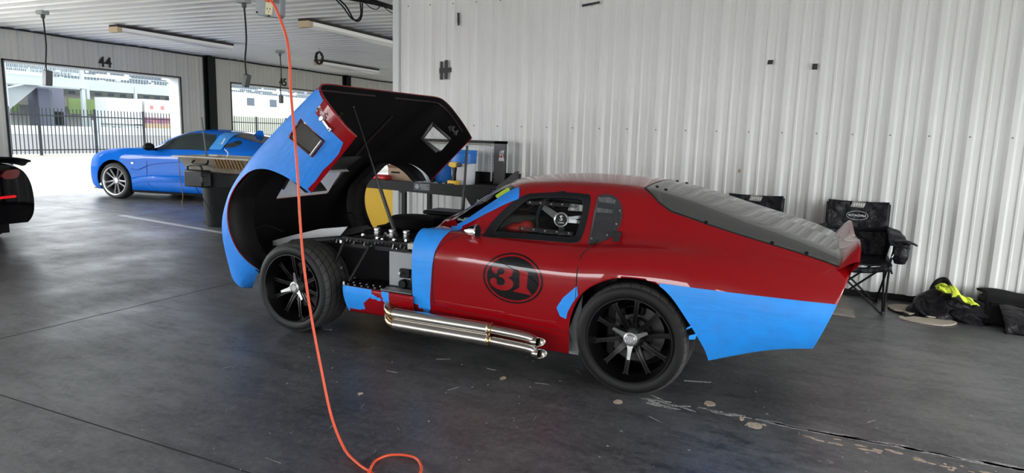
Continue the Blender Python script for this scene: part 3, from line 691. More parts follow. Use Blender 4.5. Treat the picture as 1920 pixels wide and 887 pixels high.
# wiper and cowl
MB().tube([(-2.33, 4.05, .835), (-2.16, 4.10, .875), (-1.98, 4.2, .965)], .005, 6).build('wiper', M['blackm'], coupe)
MB().box((-2.0, 4.0, .955), (.03, .03, .002)).build('sticker', mat('sticker_green', (.55, .75, .05), .5), coupe) if False else None
o_st = patch(SB, 'windscreen_sticker', mat('sticker_green', (.55, .78, .05), .5), lambda P, u, v: np.minimum(np.minimum(u+1.80, -1.715-u), np.minimum((v-7.12)*.2, (7.42-v)*.2)), np.linspace(-1.82, -1.7, 14), np.linspace(7.0, 7.6, 14), .004, coupe)
# ---- interior
M['cabin'] = mat('cabin_black', (.008, .008, .009), .8)
it = MB(); it.bb((-2.35, 3.62, .18), (-1.27, 5.06, .21)); it.bb((-1.02, 3.66, .16), (-.98, 5.0, .90))
it.bb((-1.9, 4.22, .16), (-1.0, 4.46, .45))
it.build('cabin_floor', M['cabin'], coupe, smooth=0)
MB().bb((-2.25, 3.70, .66), (-1.90, 4.98, .80)).build('dashboard', mat('dash_grey', (.10, .105, .11), .7), coupe, bevel=.03)
for yc, nm in ((3.98, 'l'), (4.70, 'r')):
    st_ = MB(); st_.bb((-1.65, yc-.23, .2), (-1.15, yc+.23, .36)); R_ = Matrix.Rotation(math.radians(-18), 3, 'Y'); st_.box((-1.10, yc, .58), (.14, .46, .62), R_)
    st_.build('bucket_seat', M['cabin'], coupe, bevel=.04)
rb = MB(); ry0, ry1 = 3.78, 4.90
rb.tube(smooth_path([(-1.05, ry0, .2), (-1.05, ry0+.02, .85), (-1.05, ry0+.12, 1.07), (-1.05, YC, 1.11), (-1.05, ry1-.12, 1.07), (-1.05, ry1-.02, .85), (-1.05, ry1, .2)], 6), .022, 10)
rb.tube([(-1.05, ry0+.08, 1.02), (-1.6, ry0+.10, 1.06), (-2.0, ry0, .80)], .019, 10); rb.tube([(-1.05, ry1-.08, 1.02), (-1.6, ry1-.1, 1.06), (-2.0, ry1, .80)], .019, 10)
rb.build('roll_cage', M['blackm'], coupe)
# steering wheel, taken off its column and stood up facing the side window
SWC = Vector((-1.365, 3.74, .935)); nrm = Vector((.10, -.985, .13)).normalized(); tx = Vector((.985, .10, .0)); tx = (tx-nrm*tx.dot(nrm)).normalized(); tz = tx.cross(nrm)*-1
if tz.z < 0: tz = -tz
SW = lambda a, b, c=0: SWC+tx*a+tz*b+nrm*c
rim_ = MB().tube([SW(.165*math.cos(a)-0, .165*math.sin(a), -.05) for a in np.linspace(0, 2*math.pi, 49)[:-1]], .014, 10, closed=True)
rm = rim_.build('steering_wheel', M['rubber'], coupe)
sk = MB()
for ang, r1 in ((152, .15), (12, .15), (-4, .15), (-96, .13), (-82, .13)):
    a = math.radians(ang); d = Vector((math.cos(a), math.sin(a))); n2 = Vector((-d.y, d.x)); w0, w1 = .012, .008
    if ang == 152: w0, w1 = .022, .016
    P = [SW(d.x*.03+n2.x*w0, d.y*.03+n2.y*w0, .0), SW(d.x*r1+n2.x*w1, d.y*r1+n2.y*w1, -.045), SW(d.x*r1-n2.x*w1, d.y*r1-n2.y*w1, -.045), SW(d.x*.03-n2.x*w0, d.y*.03-n2.y*w0, .0)]
    Q = [p-nrm*.004 for p in P]; sk.add([tuple(p) for p in P+Q], [(0, 1, 2, 3), (7, 6, 5, 4), (0, 4, 5, 1), (1, 5, 6, 2), (2, 6, 7, 3), (3, 7, 4, 0)])
sk.tube([SW(.040*math.cos(a), .040*math.sin(a), .004) for a in np.linspace(0, 2*math.pi, 33)[:-1]], .006, 8, closed=True)
sk.build_each('spoke', M['alum'], rm)
hb = MB().cyl(SW(0, 0, -.03), SW(0, 0, .004), .037, n=28); hb.build('hub', M['decal'], rm)
em = MB(); add_text(em, 'S', .042, SW(0, .008, .005), tx, tz, .0006, .0006); add_text(em, 'COBRA', .011, SW(0, -.019, .005), tx, tz, .0006); em.build('hub_emblem', M['chrome'], rm, smooth=0)
gl = MB(); gl.sphere((-1.70, 3.85, .845), (.07, .05, .035)); gl.sphere((-1.63, 3.84, .86), (.05, .04, .04)); gl.sphere((-1.76, 3.88, .83), (.05, .05, .025))
go = gl.build('racing_gloves', mat('red_leather', (.60, .03, .02), .6, bump=(20, .5, .01)), smooth=60)
tag(go, 'red racing gloves lying on the dashboard of the dark red coupe', 'gloves')
# ---- wheels
def make_wheel(name, width, R=.322):
    """centre at origin, axis y, outer face toward -y"""
    e = bpy.data.objects.new(name, None); COL.objects.link(e); h = width/2
    p = [(.236, -h+.012), (.250, -h+.004), (.272, -h-.004), (.296, -h+.002), (.312, -h+.018), (R-.003, -h+.035), (R, -h+.06), (R, h-.06), (R-.003, h-.035), (.312, h-.018), (.296, h-.002), (.272, h+.004), (.236, h-.012)]
    MB().lathe(p, 96, 'y').build('tyre', M['tyre'], e, world=False, smooth=35)
    rim = [(.236, -h+.010), (.243, -h+.002), (.243, -h-.004), (.236, -h-.004), (.231, -h+.010), (.228, -h+.03), (.219, -h+.05), (.213, -h+.075), (.212, h-.03), (.236, h-.01)]
    ro = MB().lathe(rim, 72, 'y').build('rim', M['rim'], e, world=False, smooth=50)
    sp_ = MB(); yf = -h+.055
    for k in range(10):
        a = 2*math.pi*(k+.5)/10; ca, sa = math.cos(a), math.sin(a)
        f = lambda u, v, w_: (u*ca-v*sa, w_, u*sa+v*ca)
        secs = [(.045, .020, yf+.030, .03), (.09, .014, yf+.012, .03), (.15, .0125, yf+.006, .028), (.205, .013, yf+.004, .028), (.216, .020, yf+.004, .03)]
        vs = []
        for u, hw, y, d in secs: vs += [f(u, -hw, y), f(u, -hw*.35, y), f(u, -hw*.3, y+.007), f(u, hw*.3, y+.007), f(u, hw*.35, y), f(u, hw, y), f(u, hw*.8, y+d), f(u, -hw*.8, y+d)]
        fs = [(i*8+j, i*8+(j+1) % 8, (i+1)*8+(j+1) % 8, (i+1)*8+j) for i in range(4) for j in range(8)]
        sp_.add(vs, fs)
    sp_.lathe([(0, yf+.03), (.055, yf+.028), (.07, yf+.04), (.072, yf+.07), (0, yf+.07)], 40, 'y')
    sp_.lathe([(.04, yf+.06), (.10, yf+.062), (.10, yf+.09), (.04, yf+.09)], 40, 'y')
    sp_.build('spoke', M['rim'], ro, world=False, smooth=40)
    dk = MB().lathe([(.07, .02), (.165, .02), (.165, .045), (.07, .045)], 48, 'y').build('brake_disc', mat('brake_disc_steel', (.06, .055, .055), .4, metal=.6), e, world=False)
    cp = MB()
    for k in range(7): cp.box((.145*math.cos(.9+k*.09), .03, .145*math.sin(.9+k*.09)), (.05, .09, .05), Matrix.Rotation(-(.9+k*.09), 3, 'Y'))
    cp.build('brake_caliper', M['blackm'], e, world=False, bevel=.006)
    bk = MB().lathe([(0, h-.04), (.212, h-.035)], 40, 'y').build('inner_cover', M['matte'], e, world=False)
    k_ = MB(); k_.lathe([(0, yf-.028), (.022, yf-.028), (.027, yf-.024), (.030, yf-.026), (.040, yf-.022), (.043, yf-.010), (.045, yf+.03)], 40, 'y')
    for k in range(3):
        a = 2*math.pi*k/3; ca, sa = math.cos(a), math.sin(a); f = lambda u, v, w_: (u*ca-v*sa, w_, u*sa+v*ca)
        vs = []
        for u, hw, y, d in ((.030, .021, yf-.016, .02), (.055, .013, yf-.022, .014), (.085, .010, yf-.032, .010), (.108, .0085, yf-.040, .008), (.113, .005, yf-.041, .006)): vs += [f(u, -hw, y), f(u, hw, y), f(u, hw*.85, y+d), f(u, -hw*.85, y+d)]
        fs = [(i*4+j, i*4+(j+1) % 4, (i+1)*4+(j+1) % 4, (i+1)*4+j) for i in range(4) for j in range(4)]+[(16, 17, 18, 19)]
        k_.add(vs, fs)
    ko = k_.build('knock_off_spinner', M['spin'], e, world=False, smooth=35)
    return e
for nm, x, wd, rot in (('r', -.852, .30, -30), ('f', -3.275, .285, -80)):
    wL = make_wheel('wheel', wd); wL.parent = coupe; wL.location = (x+1.9, -.84+wd/2-.002, .322); wL.rotation_euler = (0, math.radians(rot), 0)
    wR = copy_tree(wL, coupe); wR.location = (x+1.9, .84-wd/2+.002, .322); wR.rotation_euler = (0, math.radians(rot), math.pi)
# ---- side pipes
def pipe(z, y, xs, nm):
    x0, x1, x2, x3 = xs
    b = MB().tube(smooth_path([(x0-.17, y+.20, z+.05), (x0-.09, y+.06, z+.02), (x0-.04, y+.01, z+.004), (x0+.0, y, z)], 5), .024, 14)
    b.lathe([(.0245, 0), (.03, 0), (.03, .012), (.0245, .012)], 20, 'x', (x0-.012, y, z)); o = b.build('exhaust_inlet', M['weld'], coupe)
    m_ = MB().lathe([(.024, 0), (.037, .008), (.037, x1-x0-.01), (.026, x1-x0)], 28, 'x', (x0, y, z)); m_.build('silencer', M['steel'], coupe)
    L = smooth_path([(x1, y, z), (x2, y, z-.008), (x3-.02, y-.012, z-.014), (x3+.02, y-.035, z-.020)], 6)
    t_ = MB(); n = 20; R = .026; vs = []
    N_ = len(L)
    for i, p in enumerate(L):
        for k in range(n):
            a = 2*math.pi*k/n; yy, zz = R*math.cos(a), R*math.sin(a); xo = (yy*1.5 if i == N_-1 else 0)
            vs.append((p.x+xo, p.y+yy, p.z+zz))
    t_.add(vs, [(i*n+k, i*n+(k+1) % n, (i+1)*n+(k+1) % n, (i+1)*n+k) for i in range(N_-1) for k in range(n)])
    t_.build('exhaust_tip', M['steel'], coupe, solid=.002)
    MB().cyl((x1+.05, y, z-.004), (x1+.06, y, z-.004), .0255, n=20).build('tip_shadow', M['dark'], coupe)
pipe(.288, 3.42, (-2.36, -1.674, -1.46, -1.37), 'u'); pipe(.228, 3.40, (-2.34, -1.664, -1.43, -1.35), 'l')
cl_ = MB()
for z, y in ((.288, 3.42), (.228, 3.40)): cl_.lathe([(.027, 0), (.040, 0), (.040, .009), (.027, .009)], 24, 'x', (-1.664, y, z))
cl_.build_each('exhaust_clamp', M['weld'], coupe)
# ---- fixed front sill below the hood opening
def sill_pt(i, j):
    x = -2.84+i*.58; z0, z1 = .215+.02*(1-i)*0, .405-.008*i
    jj = j; s = .79+.055*math.sin(min(1, jj*1.15)*math.pi/2)+(.0 if j < .9 else 0)
    fr_ = .03*max(0, 1-i/.06) if i < .06 else 0
    return (x, YC-s+fr_, z0+(z1-z0)*jj)
for s in (1, -1):
    g_ = MB().grid(sill_pt, 30, 10)
    if s < 0: g_.v = [(x, 2*YC-y, z) for x, y, z in g_.v]
    g_.build('front_sill', M['red'], coupe, solid=.006)
def sl(i, j): p = sill_pt(i, j); return (p[0], p[1]-.0045, p[2])
def sill_tape(poly, name='masking_tape'):
    mb = MB(); n1, n2 = 60, 24; keep = lambda i, j: sdf_poly(np.array([i*.58-2.84]), np.array([.215+(.40-.215)*j]), poly)[0] >= 0
    for a in range(n1):
        for b in range(n2):
            if keep((a+.5)/n1, (b+.5)/n2): mb.add([sl(a/n1, b/n2), sl((a+1)/n1, b/n2), sl((a+1)/n1, (b+1)/n2), sl(a/n1, (b+1)/n2)], [(0, 1, 2, 3)])
    return mb.build(name, M['tapeb'], coupe, recalc=False)
sill_tape([(-2.86,.42),(-2.57,.42),(-2.585,.375),(-2.50,.345),(-2.52,.33),(-2.60,.345),(-2.63,.315),(-2.66,.29),(-2.66,.25),(-2.72,.235),(-2.79,.24),(-2.80,.21),(-2.86,.25)])
sill_tape([(-2.50,.42),(-2.44,.42),(-2.44,.33),(-2.495,.33)])
rivs = MB()
deck = MB().bb((-2.83, 3.50, .400), (-2.29, 3.70, .404)); deck.build('sill_deck', M['blackm'], coupe, smooth=0)
MB().bb((-2.52, 3.505, .403), (-2.28, 3.60, .407)).build('sill_flange', M['alu'], coupe, smooth=0)
for k in range(7):
    for dy in (.03, .09): rivs.cyl((-2.80+k*.055, 3.50+dy, .403), (-2.80+k*.055, 3.50+dy, .408), .007, n=8)
rivs.cyl((-2.82, 3.51, .40), (-2.82, 3.51, .425), .008, n=10); rivs.build_each('rivet', M['alum'], coupe)
# ---- engine bay
eb = MB()
eb.bb((-2.60, 3.62, .655), (-3.55, 3.67, .70)); eb.v = eb.v
fr_ = MB()
fr_.tube([(-3.7, 3.72, .46), (-3.45, 3.72, .60), (-3.05, 3.74, .66), (-2.34, 3.74, .665)], .026, 8)
fr_.tube([(-3.7, 4.96, .46), (-3.45, 4.96, .60), (-3.05, 4.94, .66), (-2.34, 4.94, .665)], .026, 8)
fr_.bb((-3.0, 3.72, .62), (-2.44, 3.75, .69)); fr_.bb((-3.0, 4.93, .62), (-2.40, 4.96, .69))
fr_.tube([(-2.96, 3.70, .66), (-3.02, 3.66, .50), (-3.0, 3.68, .34)], .012, 8); fr_.tube([(-2.75, 3.70, .64), (-2.86, 3.62, .40)], .014, 8)
fr_.tube([(-3.7, 3.9, .30), (-2.3, 3.9, .26)], .035, 8); fr_.tube([(-3.7, 4.78, .30), (-2.3, 4.78, .26)], .035, 8); fr_.tube([(-3.7, 3.9, .32), (-3.7, 4.78, .32)], .035, 8)
fr_.tube([(-3.2, 3.66, .33), (-3.1, 4.0, .30)], .02, 8); fr_.tube([(-3.4, 3.70, .28), (-3.35, 4.0, .27)], .018, 8); fr_.tube([(-3.2, 3.70, .45), (-3.15, 3.98, .44)], .018, 8)
fr_.build('chassis_frame', M['blackm'], coupe)
en = MB(); en.bb((-3.15, 4.06, .28), (-2.50, 4.62, .60)); en.bb((-3.10, 4.10, .60), (-2.55, 4.26, .68)); en.bb((-3.10, 4.42, .60), (-2.55, 4.58, .68))
en.lathe([(.0, .70), (.16, .70), (.17, .71), (.17, .775), (.15, .785), (0, .785)], 32, 'z', (-2.82, 4.34, 0)); en.build('engine', M['matte'], coupe, bevel=.02)
ft = MB()
for s in (1, -1):    # inner splash panels beside the engine
    y = YC-s*.56; ft.add([(-3.30, y, .44), (-2.34, y, .30), (-2.34, y, .69), (-2.9, y, .70), (-3.3, y, .62)], [(0, 1, 2, 3, 4)])
ft.build_each('splash_panel', M['matte'], coupe, smooth=0, solid=.003)
MB().bb((-2.30, 3.70, .2), (-2.285, 4.98, .76)).build('firewall', M['matte'], coupe, smooth=0)
up = MB(); up.add([(-3.05, 4.75, .70), (-2.32, 4.75, .79), (-2.32, 5.10, .79), (-3.0, 5.05, .73), (-3.45, 5.0, .60), (-3.45, 4.75, .60)], [(0, 1, 2, 3, 4, 5)]); up.build('heater_duct', M['liner'], coupe, smooth=0, solid=.02)
MB().bb((-2.95, 4.70, .755), (-2.60, 4.95, .79)).build('air_box', M['blackm'], coupe, bevel=.012)
rad = MB(); rad.add([(-3.90, 3.98, .50), (-3.33, 4.0, .545), (-3.171, 4.0, .712), (-3.438, 4.0, .672), (-3.66, 3.99, .612), (-3.90, 3.98, .54)], [(0, 1, 2, 3, 4, 5)])
rad.build('radiator_panel', mat('bare_aluminium', (.62, .63, .64), .5, metal=.1), coupe, smooth=0, solid=.004)
MB().box((-3.66, 4.42, .40), (.08, .80, .40), Matrix.Rotation(math.radians(28), 3, 'Y')).build('radiator', M['blackm'], coupe)
fbx = MB().bb((-2.562, 3.665, .345), (-2.30, 3.95, .635)); fbx.build('footbox', M['alu'], coupe, bevel=.004)
MB().bb((-2.44, 3.70, .655), (-2.28, 3.78, .695)).build('cream_bracket', mat('cream_paint', (.62, .58, .50), .5), coupe, bevel=.003)
sw = MB().bb((-2.46, 3.635, .47), (-2.38, 3.666, .53)); sw.bb((-2.45, 3.64, .39), (-2.375, 3.666, .455)); sw.cyl((-2.43, 3.66, .43), (-2.43, 3.62, .43), .03, n=18); sw.tube(smooth_path([(-2.35, 3.64, .52), (-2.345, 3.62, .46), (-2.35, 3.63, .40), (-2.36, 3.64, .37)], 5), .016, 8)
sw.build('battery_switch', M['blackm'], coupe, bevel=.004)
MB().cyl((-2.445, 3.635, .505), (-2.445, 3.610, .505), .012, .008, n=12).build('switch_key', M['alum'], coupe)
for x in (-2.794, -2.667, -2.547):
    r_ = MB(); r_.lathe([(0, .688), (.020, .688), (.0215, .693), (.0215, .728), (.018, .732), (.018, .737), (.0235, .739), (.0235, .751), (.021, .754), (0, .754)], 20, 'z', (x, 3.85, 0)); r_.build('fluid_reservoir', M['alum'], coupe, smooth=35)
sh = MB().bb((-2.90, 3.79, .664), (-2.42, 3.91, .688)); sh.build('reservoir_shelf', M['blackm'], coupe, smooth=0)
bt = MB()
rb2 = random.Random(3)
for k in range(22): x, y = -3.1+k*.03, 3.715; bt.cyl((x, y, .66+rb2.uniform(-.02, .02)), (x, y-.012, .66+rb2.uniform(-.02, .02)), .005, n=8)
for x, y, z in ((-2.87, 3.80, .70), (-2.74, 3.79, .69), (-2.69, 3.78, .685), (-2.60, 3.79, .69), (-2.50, 3.79, .695), (-2.63, 3.77, .66), (-2.98, 3.70, .655), (-3.02, 3.69, .49), (-2.97, 3.69, .47), (-2.70, 3.87, .70)): bt.cyl((x, y, z), (x, y-.02, z+.004), .010, n=8)
bt.cyl((-2.72, 3.84, .69), (-2.70, 3.82, .725), .011, n=10)
bt.build_each('bolt', M['alum'], coupe)
# rear tyre area: inner fender liner, aluminium
MB().add([(-1.24, 3.62, .15), (-1.18, 3.62, .15), (-1.17, 3.62, .52), (-1.21, 3.62, .42), (-1.24, 3.60, .3)], [(0, 1, 2, 3, 4)]).build('inner_liner', M['alu'], coupe, smooth=0, solid=.003)
# ---- tipped hood: built closed, then turned about its nose hinge
PIV = Vector((-3.918, YC, .202)); ANG = math.radians(42)
hood = bpy.data.objects.new('front_clip', None); COL.objects.link(hood); hood.parent = coupe; hood.location = PIV-Vector((-1.9, YC, 0)); hood.rotation_euler = (0, -ANG, 0)
def HL(p): return Vector(p)-PIV      # closed-position world point -> hood local
ARCH_F = sm2([(-3.60,.02),(-3.605,.22),(-3.60,.40),(-3.545,.56),(-3.43,.672),(-3.28,.715),(-3.10,.70),(-2.96,.62),(-2.87,.50),(-2.82,.38),(-2.80,.28),(-2.79,.05)], 4, False)
VENT = [(-2.575,.415),(-2.635,.625),(-2.485,.645),(-2.435,.425)]
# grown from the photo: louvred side outlet in each front wing
def f_clip(P, u, v):
    x, z = P[:, 0], P[:, 2]; f = -sdf_poly(x, z, ARCH_F); f = np.minimum(f, np.where(np.abs(P[:, 1]-YC) > .6, -sdf_poly(x, z, VENT), 1))
    s = np.abs(P[:, 1]-YC)
    out = np.minimum(.31-s, np.minimum(x+3.46, -3.17-x)); f = np.minimum(f, np.where(z > .5, -out, 1))       # radiator outlet in the hood top
    mouth = .0
    return f
us2 = np.linspace(-4.07, -2.235, 178); vs2 = np.linspace(0, 2*SC.nv, 281)
def clip_part(name, m, fld, us, vs, off, parent=None, solid=None, **k):
    V, F = SC.region(us, vs, fld, off, OUT[SC]); mb = MB(); mb.add([tuple(HL(p)) for p in V], F); o = mb.build(name, m, parent or hood, smooth=50, recalc=False, world=False)
    me = o.data; s = 0
    for p in list(me.polygons)[::23]: c = p.center; s += p.normal.y*c[1]+p.normal.z*(c[2]-.3)
    if s < 0: me.flip_normals()
    if solid: s_ = o.modifiers.new('solid', 'SOLIDIFY'); s_.thickness = solid; s_.offset = -1
    return o
hs = clip_part('hood_shell', [M['red'], M['liner']], f_clip, us2, vs2, 0, solid=.009)
hs.modifiers['solid'].material_offset = 1; hs.modifiers['solid'].material_offset_rim = 0
# wing liners: inner arch bowls and inner skins
ln = MB()
for s in (1, -1):
    y0 = YC-s*.835; y1 = YC-s*.56
    A = [(-3.605+.0, .10)]+[(-3.235+.40*math.cos(a), .33+.40*math.sin(a)) for a in np.linspace(math.pi, 0, 26)]+[(-2.835, .30)]
    vs = []
    for x, z in A:
        vv = np.linspace(.2, 4.2, 200); Pq = SC.eval(np.full(200, x), vv); sl_ = YC-Pq[int(np.argmin(np.abs(Pq[:, 2]-min(z, .70))))][1]-.018
        vs += [tuple(HL((x, YC-s*sl_, z if z < .66 else min(z, .70)))), tuple(HL((x, y1, min(z, .70))))]
    ln.add(vs, [(2*i, 2*i+1, 2*i+3, 2*i+2) for i in range(len(A)-1)])
ln.build_each('wheel_arch_liner', M['liner'], hood, world=False, solid=.004)
# reinforcing lips on the underside
lips = MB()
for s in (1, -1):
    pts = []
    for uu, vv in ((-2.28, 1.2), (-2.28, 2.6), (-2.285, 3.6), (-2.29, 4.6), (-2.29, 6.2), (-2.29, 8.4)):
        v_ = vv if s > 0 else 2*SC.nv-vv; p = SC.eval(np.array([uu]), np.array([v_]))[0]; n = SC.normal(np.array([uu]), np.array([v_]))[0]*OUT[SC]; pts.append(HL(Vector(p)-Vector(n)*.016))
    lips.tube(smooth_path(pts, 6), .007, 8)
    pts = [HL(SC.eval(np.array([uu]), np.array([7.2 if s > 0 else 2*SC.nv-7.2]))[0]-np.array([0, 0, .02])) for uu in (-2.5, -2.8, -3.1, -3.35)]
    lips.tube(smooth_path(pts, 4), .012, 8)
lips.build_each('hood_rib', mat('rib_black', (.03, .022, .025), .4), hood, world=False)
# mesh grilles in side outlets and hood outlet
M['mesh'] = mat('wire_mesh', (.30, .29, .27), .4, metal=.7)
def bars(name, corners, n, r, m, parent, flat=True, frame=None):
    a, b, c, d = [Vector(p) for p in corners]; mb = MB()
    for k in range(n+1):
        t = k/n; mb.tube([a.lerp(b, t), d.lerp(c, t)], r, 4)
    k2 = max(2, int(n*.45))
    for k in range(k2+1): t = k/k2; mb.tube([a.lerp(d, t), b.lerp(c, t)], r, 4)
    return mb.build(name, m, parent, world=False)
for s in (1, -1):
    cs = [HL((x, YC-s*.838, z)) for x, z in VENT]; o = bars('side_outlet_grille', [cs[0], cs[1], cs[2], cs[3]], 46 if s > 0 else 16, .0018 if s > 0 else .001, M['mesh'], hood)
    fm = MB(); P = [HL((x, YC-s*.848, z)) for x, z in VENT]; fm.tube(P+[P[0]], .005, 6); fm.build('outlet_frame', M['blackm'] if s > 0 else M['mesh'], hood, world=False)
    if s > 0:
        q0, q1 = HL((-2.575, YC-.856, .415)), HL((-2.435, YC-.856, .425)); MB().tube([q0, q1], .010, 8).build('outlet_trim', M['alum'], hood, world=False)
    else:
        fl_ = MB(); big = [(-2.60,.385),(-2.665,.645),(-2.46,.67),(-2.405,.40)]
        for i in range(4):
            a0, b0 = VENT[i], VENT[(i+1) % 4]; a1, b1 = big[i], big[(i+1) % 4]
            fl_.add([tuple(HL((p[0], YC+.832, p[1]))) for p in (a0, b0, b1, a1)], [(0, 1, 2, 3)])
        fl_.build('outlet_flange', mat('grey_primer', (.16, .16, .16), .6), hood, world=False, solid=.003)
o = bars('hood_outlet_grille', [HL((-3.46, YC-.31, .695)), HL((-3.46, YC+.31, .695)), HL((-3.17, YC+.31, .75)), HL((-3.17, YC-.31, .75))], 54, .0026, mat('bright_mesh', (.66, .66, .66), .45, metal=.2), hood)
MB().add([tuple(HL(p)) for p in ((-3.165, YC-.32, .745), (-3.165, YC+.32, .745), (-3.15, YC+.32, .69), (-3.15, YC-.32, .69))], [(0, 1, 2, 3)]).build('outlet_bracket', mat('pale_bracket', (.5, .5, .5), .5), hood, world=False, solid=.004)
MB().add([tuple(HL(p)) for p in ((-3.15, YC-.34, .72), (-3.15, YC+.30, .72), (-2.97, YC+.34, .71), (-2.97, YC-.34, .71))], [(0, 1, 2, 3)]).build('duct_panel', mat('duct_black', (.02, .02, .022), .5), hood, world=False, solid=.004)
# headlamp buckets seen from behind
for s in (1, -1):
    hb_ = MB(); hb_.lathe([(0, .10), (.03, .098), (.06, .08), (.085, .05), (.10, 0), (.105, -.01)], 28, 'x', tuple(HL((-3.80, YC-s*.60, .40)))); hb_.build('headlamp_bowl', M['blackm'], hood, world=False)
    MB().tube(smooth_path([HL((-3.72, YC-s*.60, .42)), HL((-3.66, YC-s*.58, .52)), HL((-3.52, YC-s*.52, .50)), HL((-3.46, YC-s*.45, .38))], 5), .005, 6).build('headlamp_wire', M['black'], hood, world=False)
# hood side: tape, bare corner, latch, decal
sideL = lambda P: np.where(P[:, 1] < YC, 1., -1.)
VG = [(-2.585,.405),(-2.645,.635),(-2.475,.655),(-2.425,.415)]
TH1 = [(-4.2,-.1),(-4.2,.9),(-2.30,.9),(-2.262,.765),(-2.285,.73),(-2.245,.70),(-2.252,.61),(-2.355,.60),(-2.345,.46),(-2.335,.325),(-2.42,.302),(-2.5,.300),(-2.6,.306),(-2.7,.296),(-2.79,.298),(-2.79,-.1)]
def f_t1(P, u, v): return np.where(P[:, 1] < YC, np.minimum(np.minimum(sdf_poly(P[:, 0], P[:, 2], TH1), -sdf_poly(P[:, 0], P[:, 2], VG)), np.minimum(f_clip(P, u, v)+.002, (4.35-v)*.1)), -1)
clip_part('masking_tape', M['tape'], f_t1, np.linspace(-4.065, -2.235, 212), np.linspace(0, 4.9, 110), .0025)
# nose tape wraps across the lip
clip_part('masking_tape', M['tape'], lambda P, u, v: np.minimum(-3.72-P[:, 0], np.where(v < SC.nv, 1, 1)), np.linspace(-4.07, -3.7, 40), np.linspace(0, 2*SC.nv, 120), .0028)
MB().add([tuple(HL(p)) for p in SC.eval(np.full(41, -4.10), np.linspace(0, 2*SC.nv, 41))]+[tuple(HL((-4.09, YC, .3)))], [(i, i+1, 41) for i in range(40)]).build('nose_tape', M['tape'], hood, world=False, recalc=False) if False else None
lt = MB(); yL = YC-.856
lt.box(tuple(HL((-2.338, yL, .475))), (.018, .012, .085)); lt.box(tuple(HL((-2.335, yL-.004, .53))), (.04, .014, .022)); lt.cyl(HL((-2.335, yL-.012, .53)), HL((-2.335, yL+.004, .53)), .016, n=14); lt.box(tuple(HL((-2.335, yL, .435))), (.025, .012, .02))
lt.build('hood_latch', M['spin'], hood, world=False, bevel=.002)
dc = MB(); rr = random.Random(8)
for k in range(16):
    x, z = -2.312+rr.uniform(-.02, .022), .56+rr.uniform(-.045, .045); dc.box(tuple(HL((x, yL+.003, z))), (rr.uniform(.008, .02), .001, rr.uniform(.008, .018)), Matrix.Rotation(rr.uniform(0, 1.5), 3, 'Y'))
dc.build('white_decal', mat('pale_decal', (.70, .55, .55), .5), hood, world=False, smooth=0)
l2 = MB(); yR = YC+.822
for dx, dz, w_, h_ in ((0, 0, .018, .10), (0, .02, .06, .018), (.01, -.03, .05, .016), (-.015, .045, .02, .02)): l2.box(tuple(HL((-2.345+dx, yR, .47+dz))), (w_, .014, h_))
l2.build('hood_latch', M['alum'], hood, world=False, bevel=.002)
bk = MB(); bx = Vector((-2.40, YC-.30, .79))
bk.box(tuple(HL((-2.44, YC-.42, .775))), (.10, .03, .006)); bk.box(tuple(HL((-2.47, YC-.34, .775))), (.03, .16, .006)); bk.build('prop_bracket', M['blackm'], hood, world=False)
# hood props
pr_ = MB(); a, b = Vector((-3.07, 3.95, 1.60)), Vector((-2.69, 3.95, .66)); m_ = a.lerp(b, .55)
pr_.tube([a, m_], .006, 8); pr_.tube([m_, b], .0135, 10); pr_.cyl(m_+(a-m_)*.02, m_-(a-m_)*.03, .016, n=12); pr_.sphere(a, .011); pr_.sphere(b, .016); pr_.build('hood_prop', M['prop'], coupe)
pr_ = MB(); a, b = Vector((-2.71, 5.02, 1.33)), Vector((-2.735, 5.0, .70)); m_ = a.lerp(b, .60)
pr_.tube([a, m_], .011, 8); pr_.tube([m_, b], .016, 10); pr_.build('hood_prop', M['prop'], coupe)
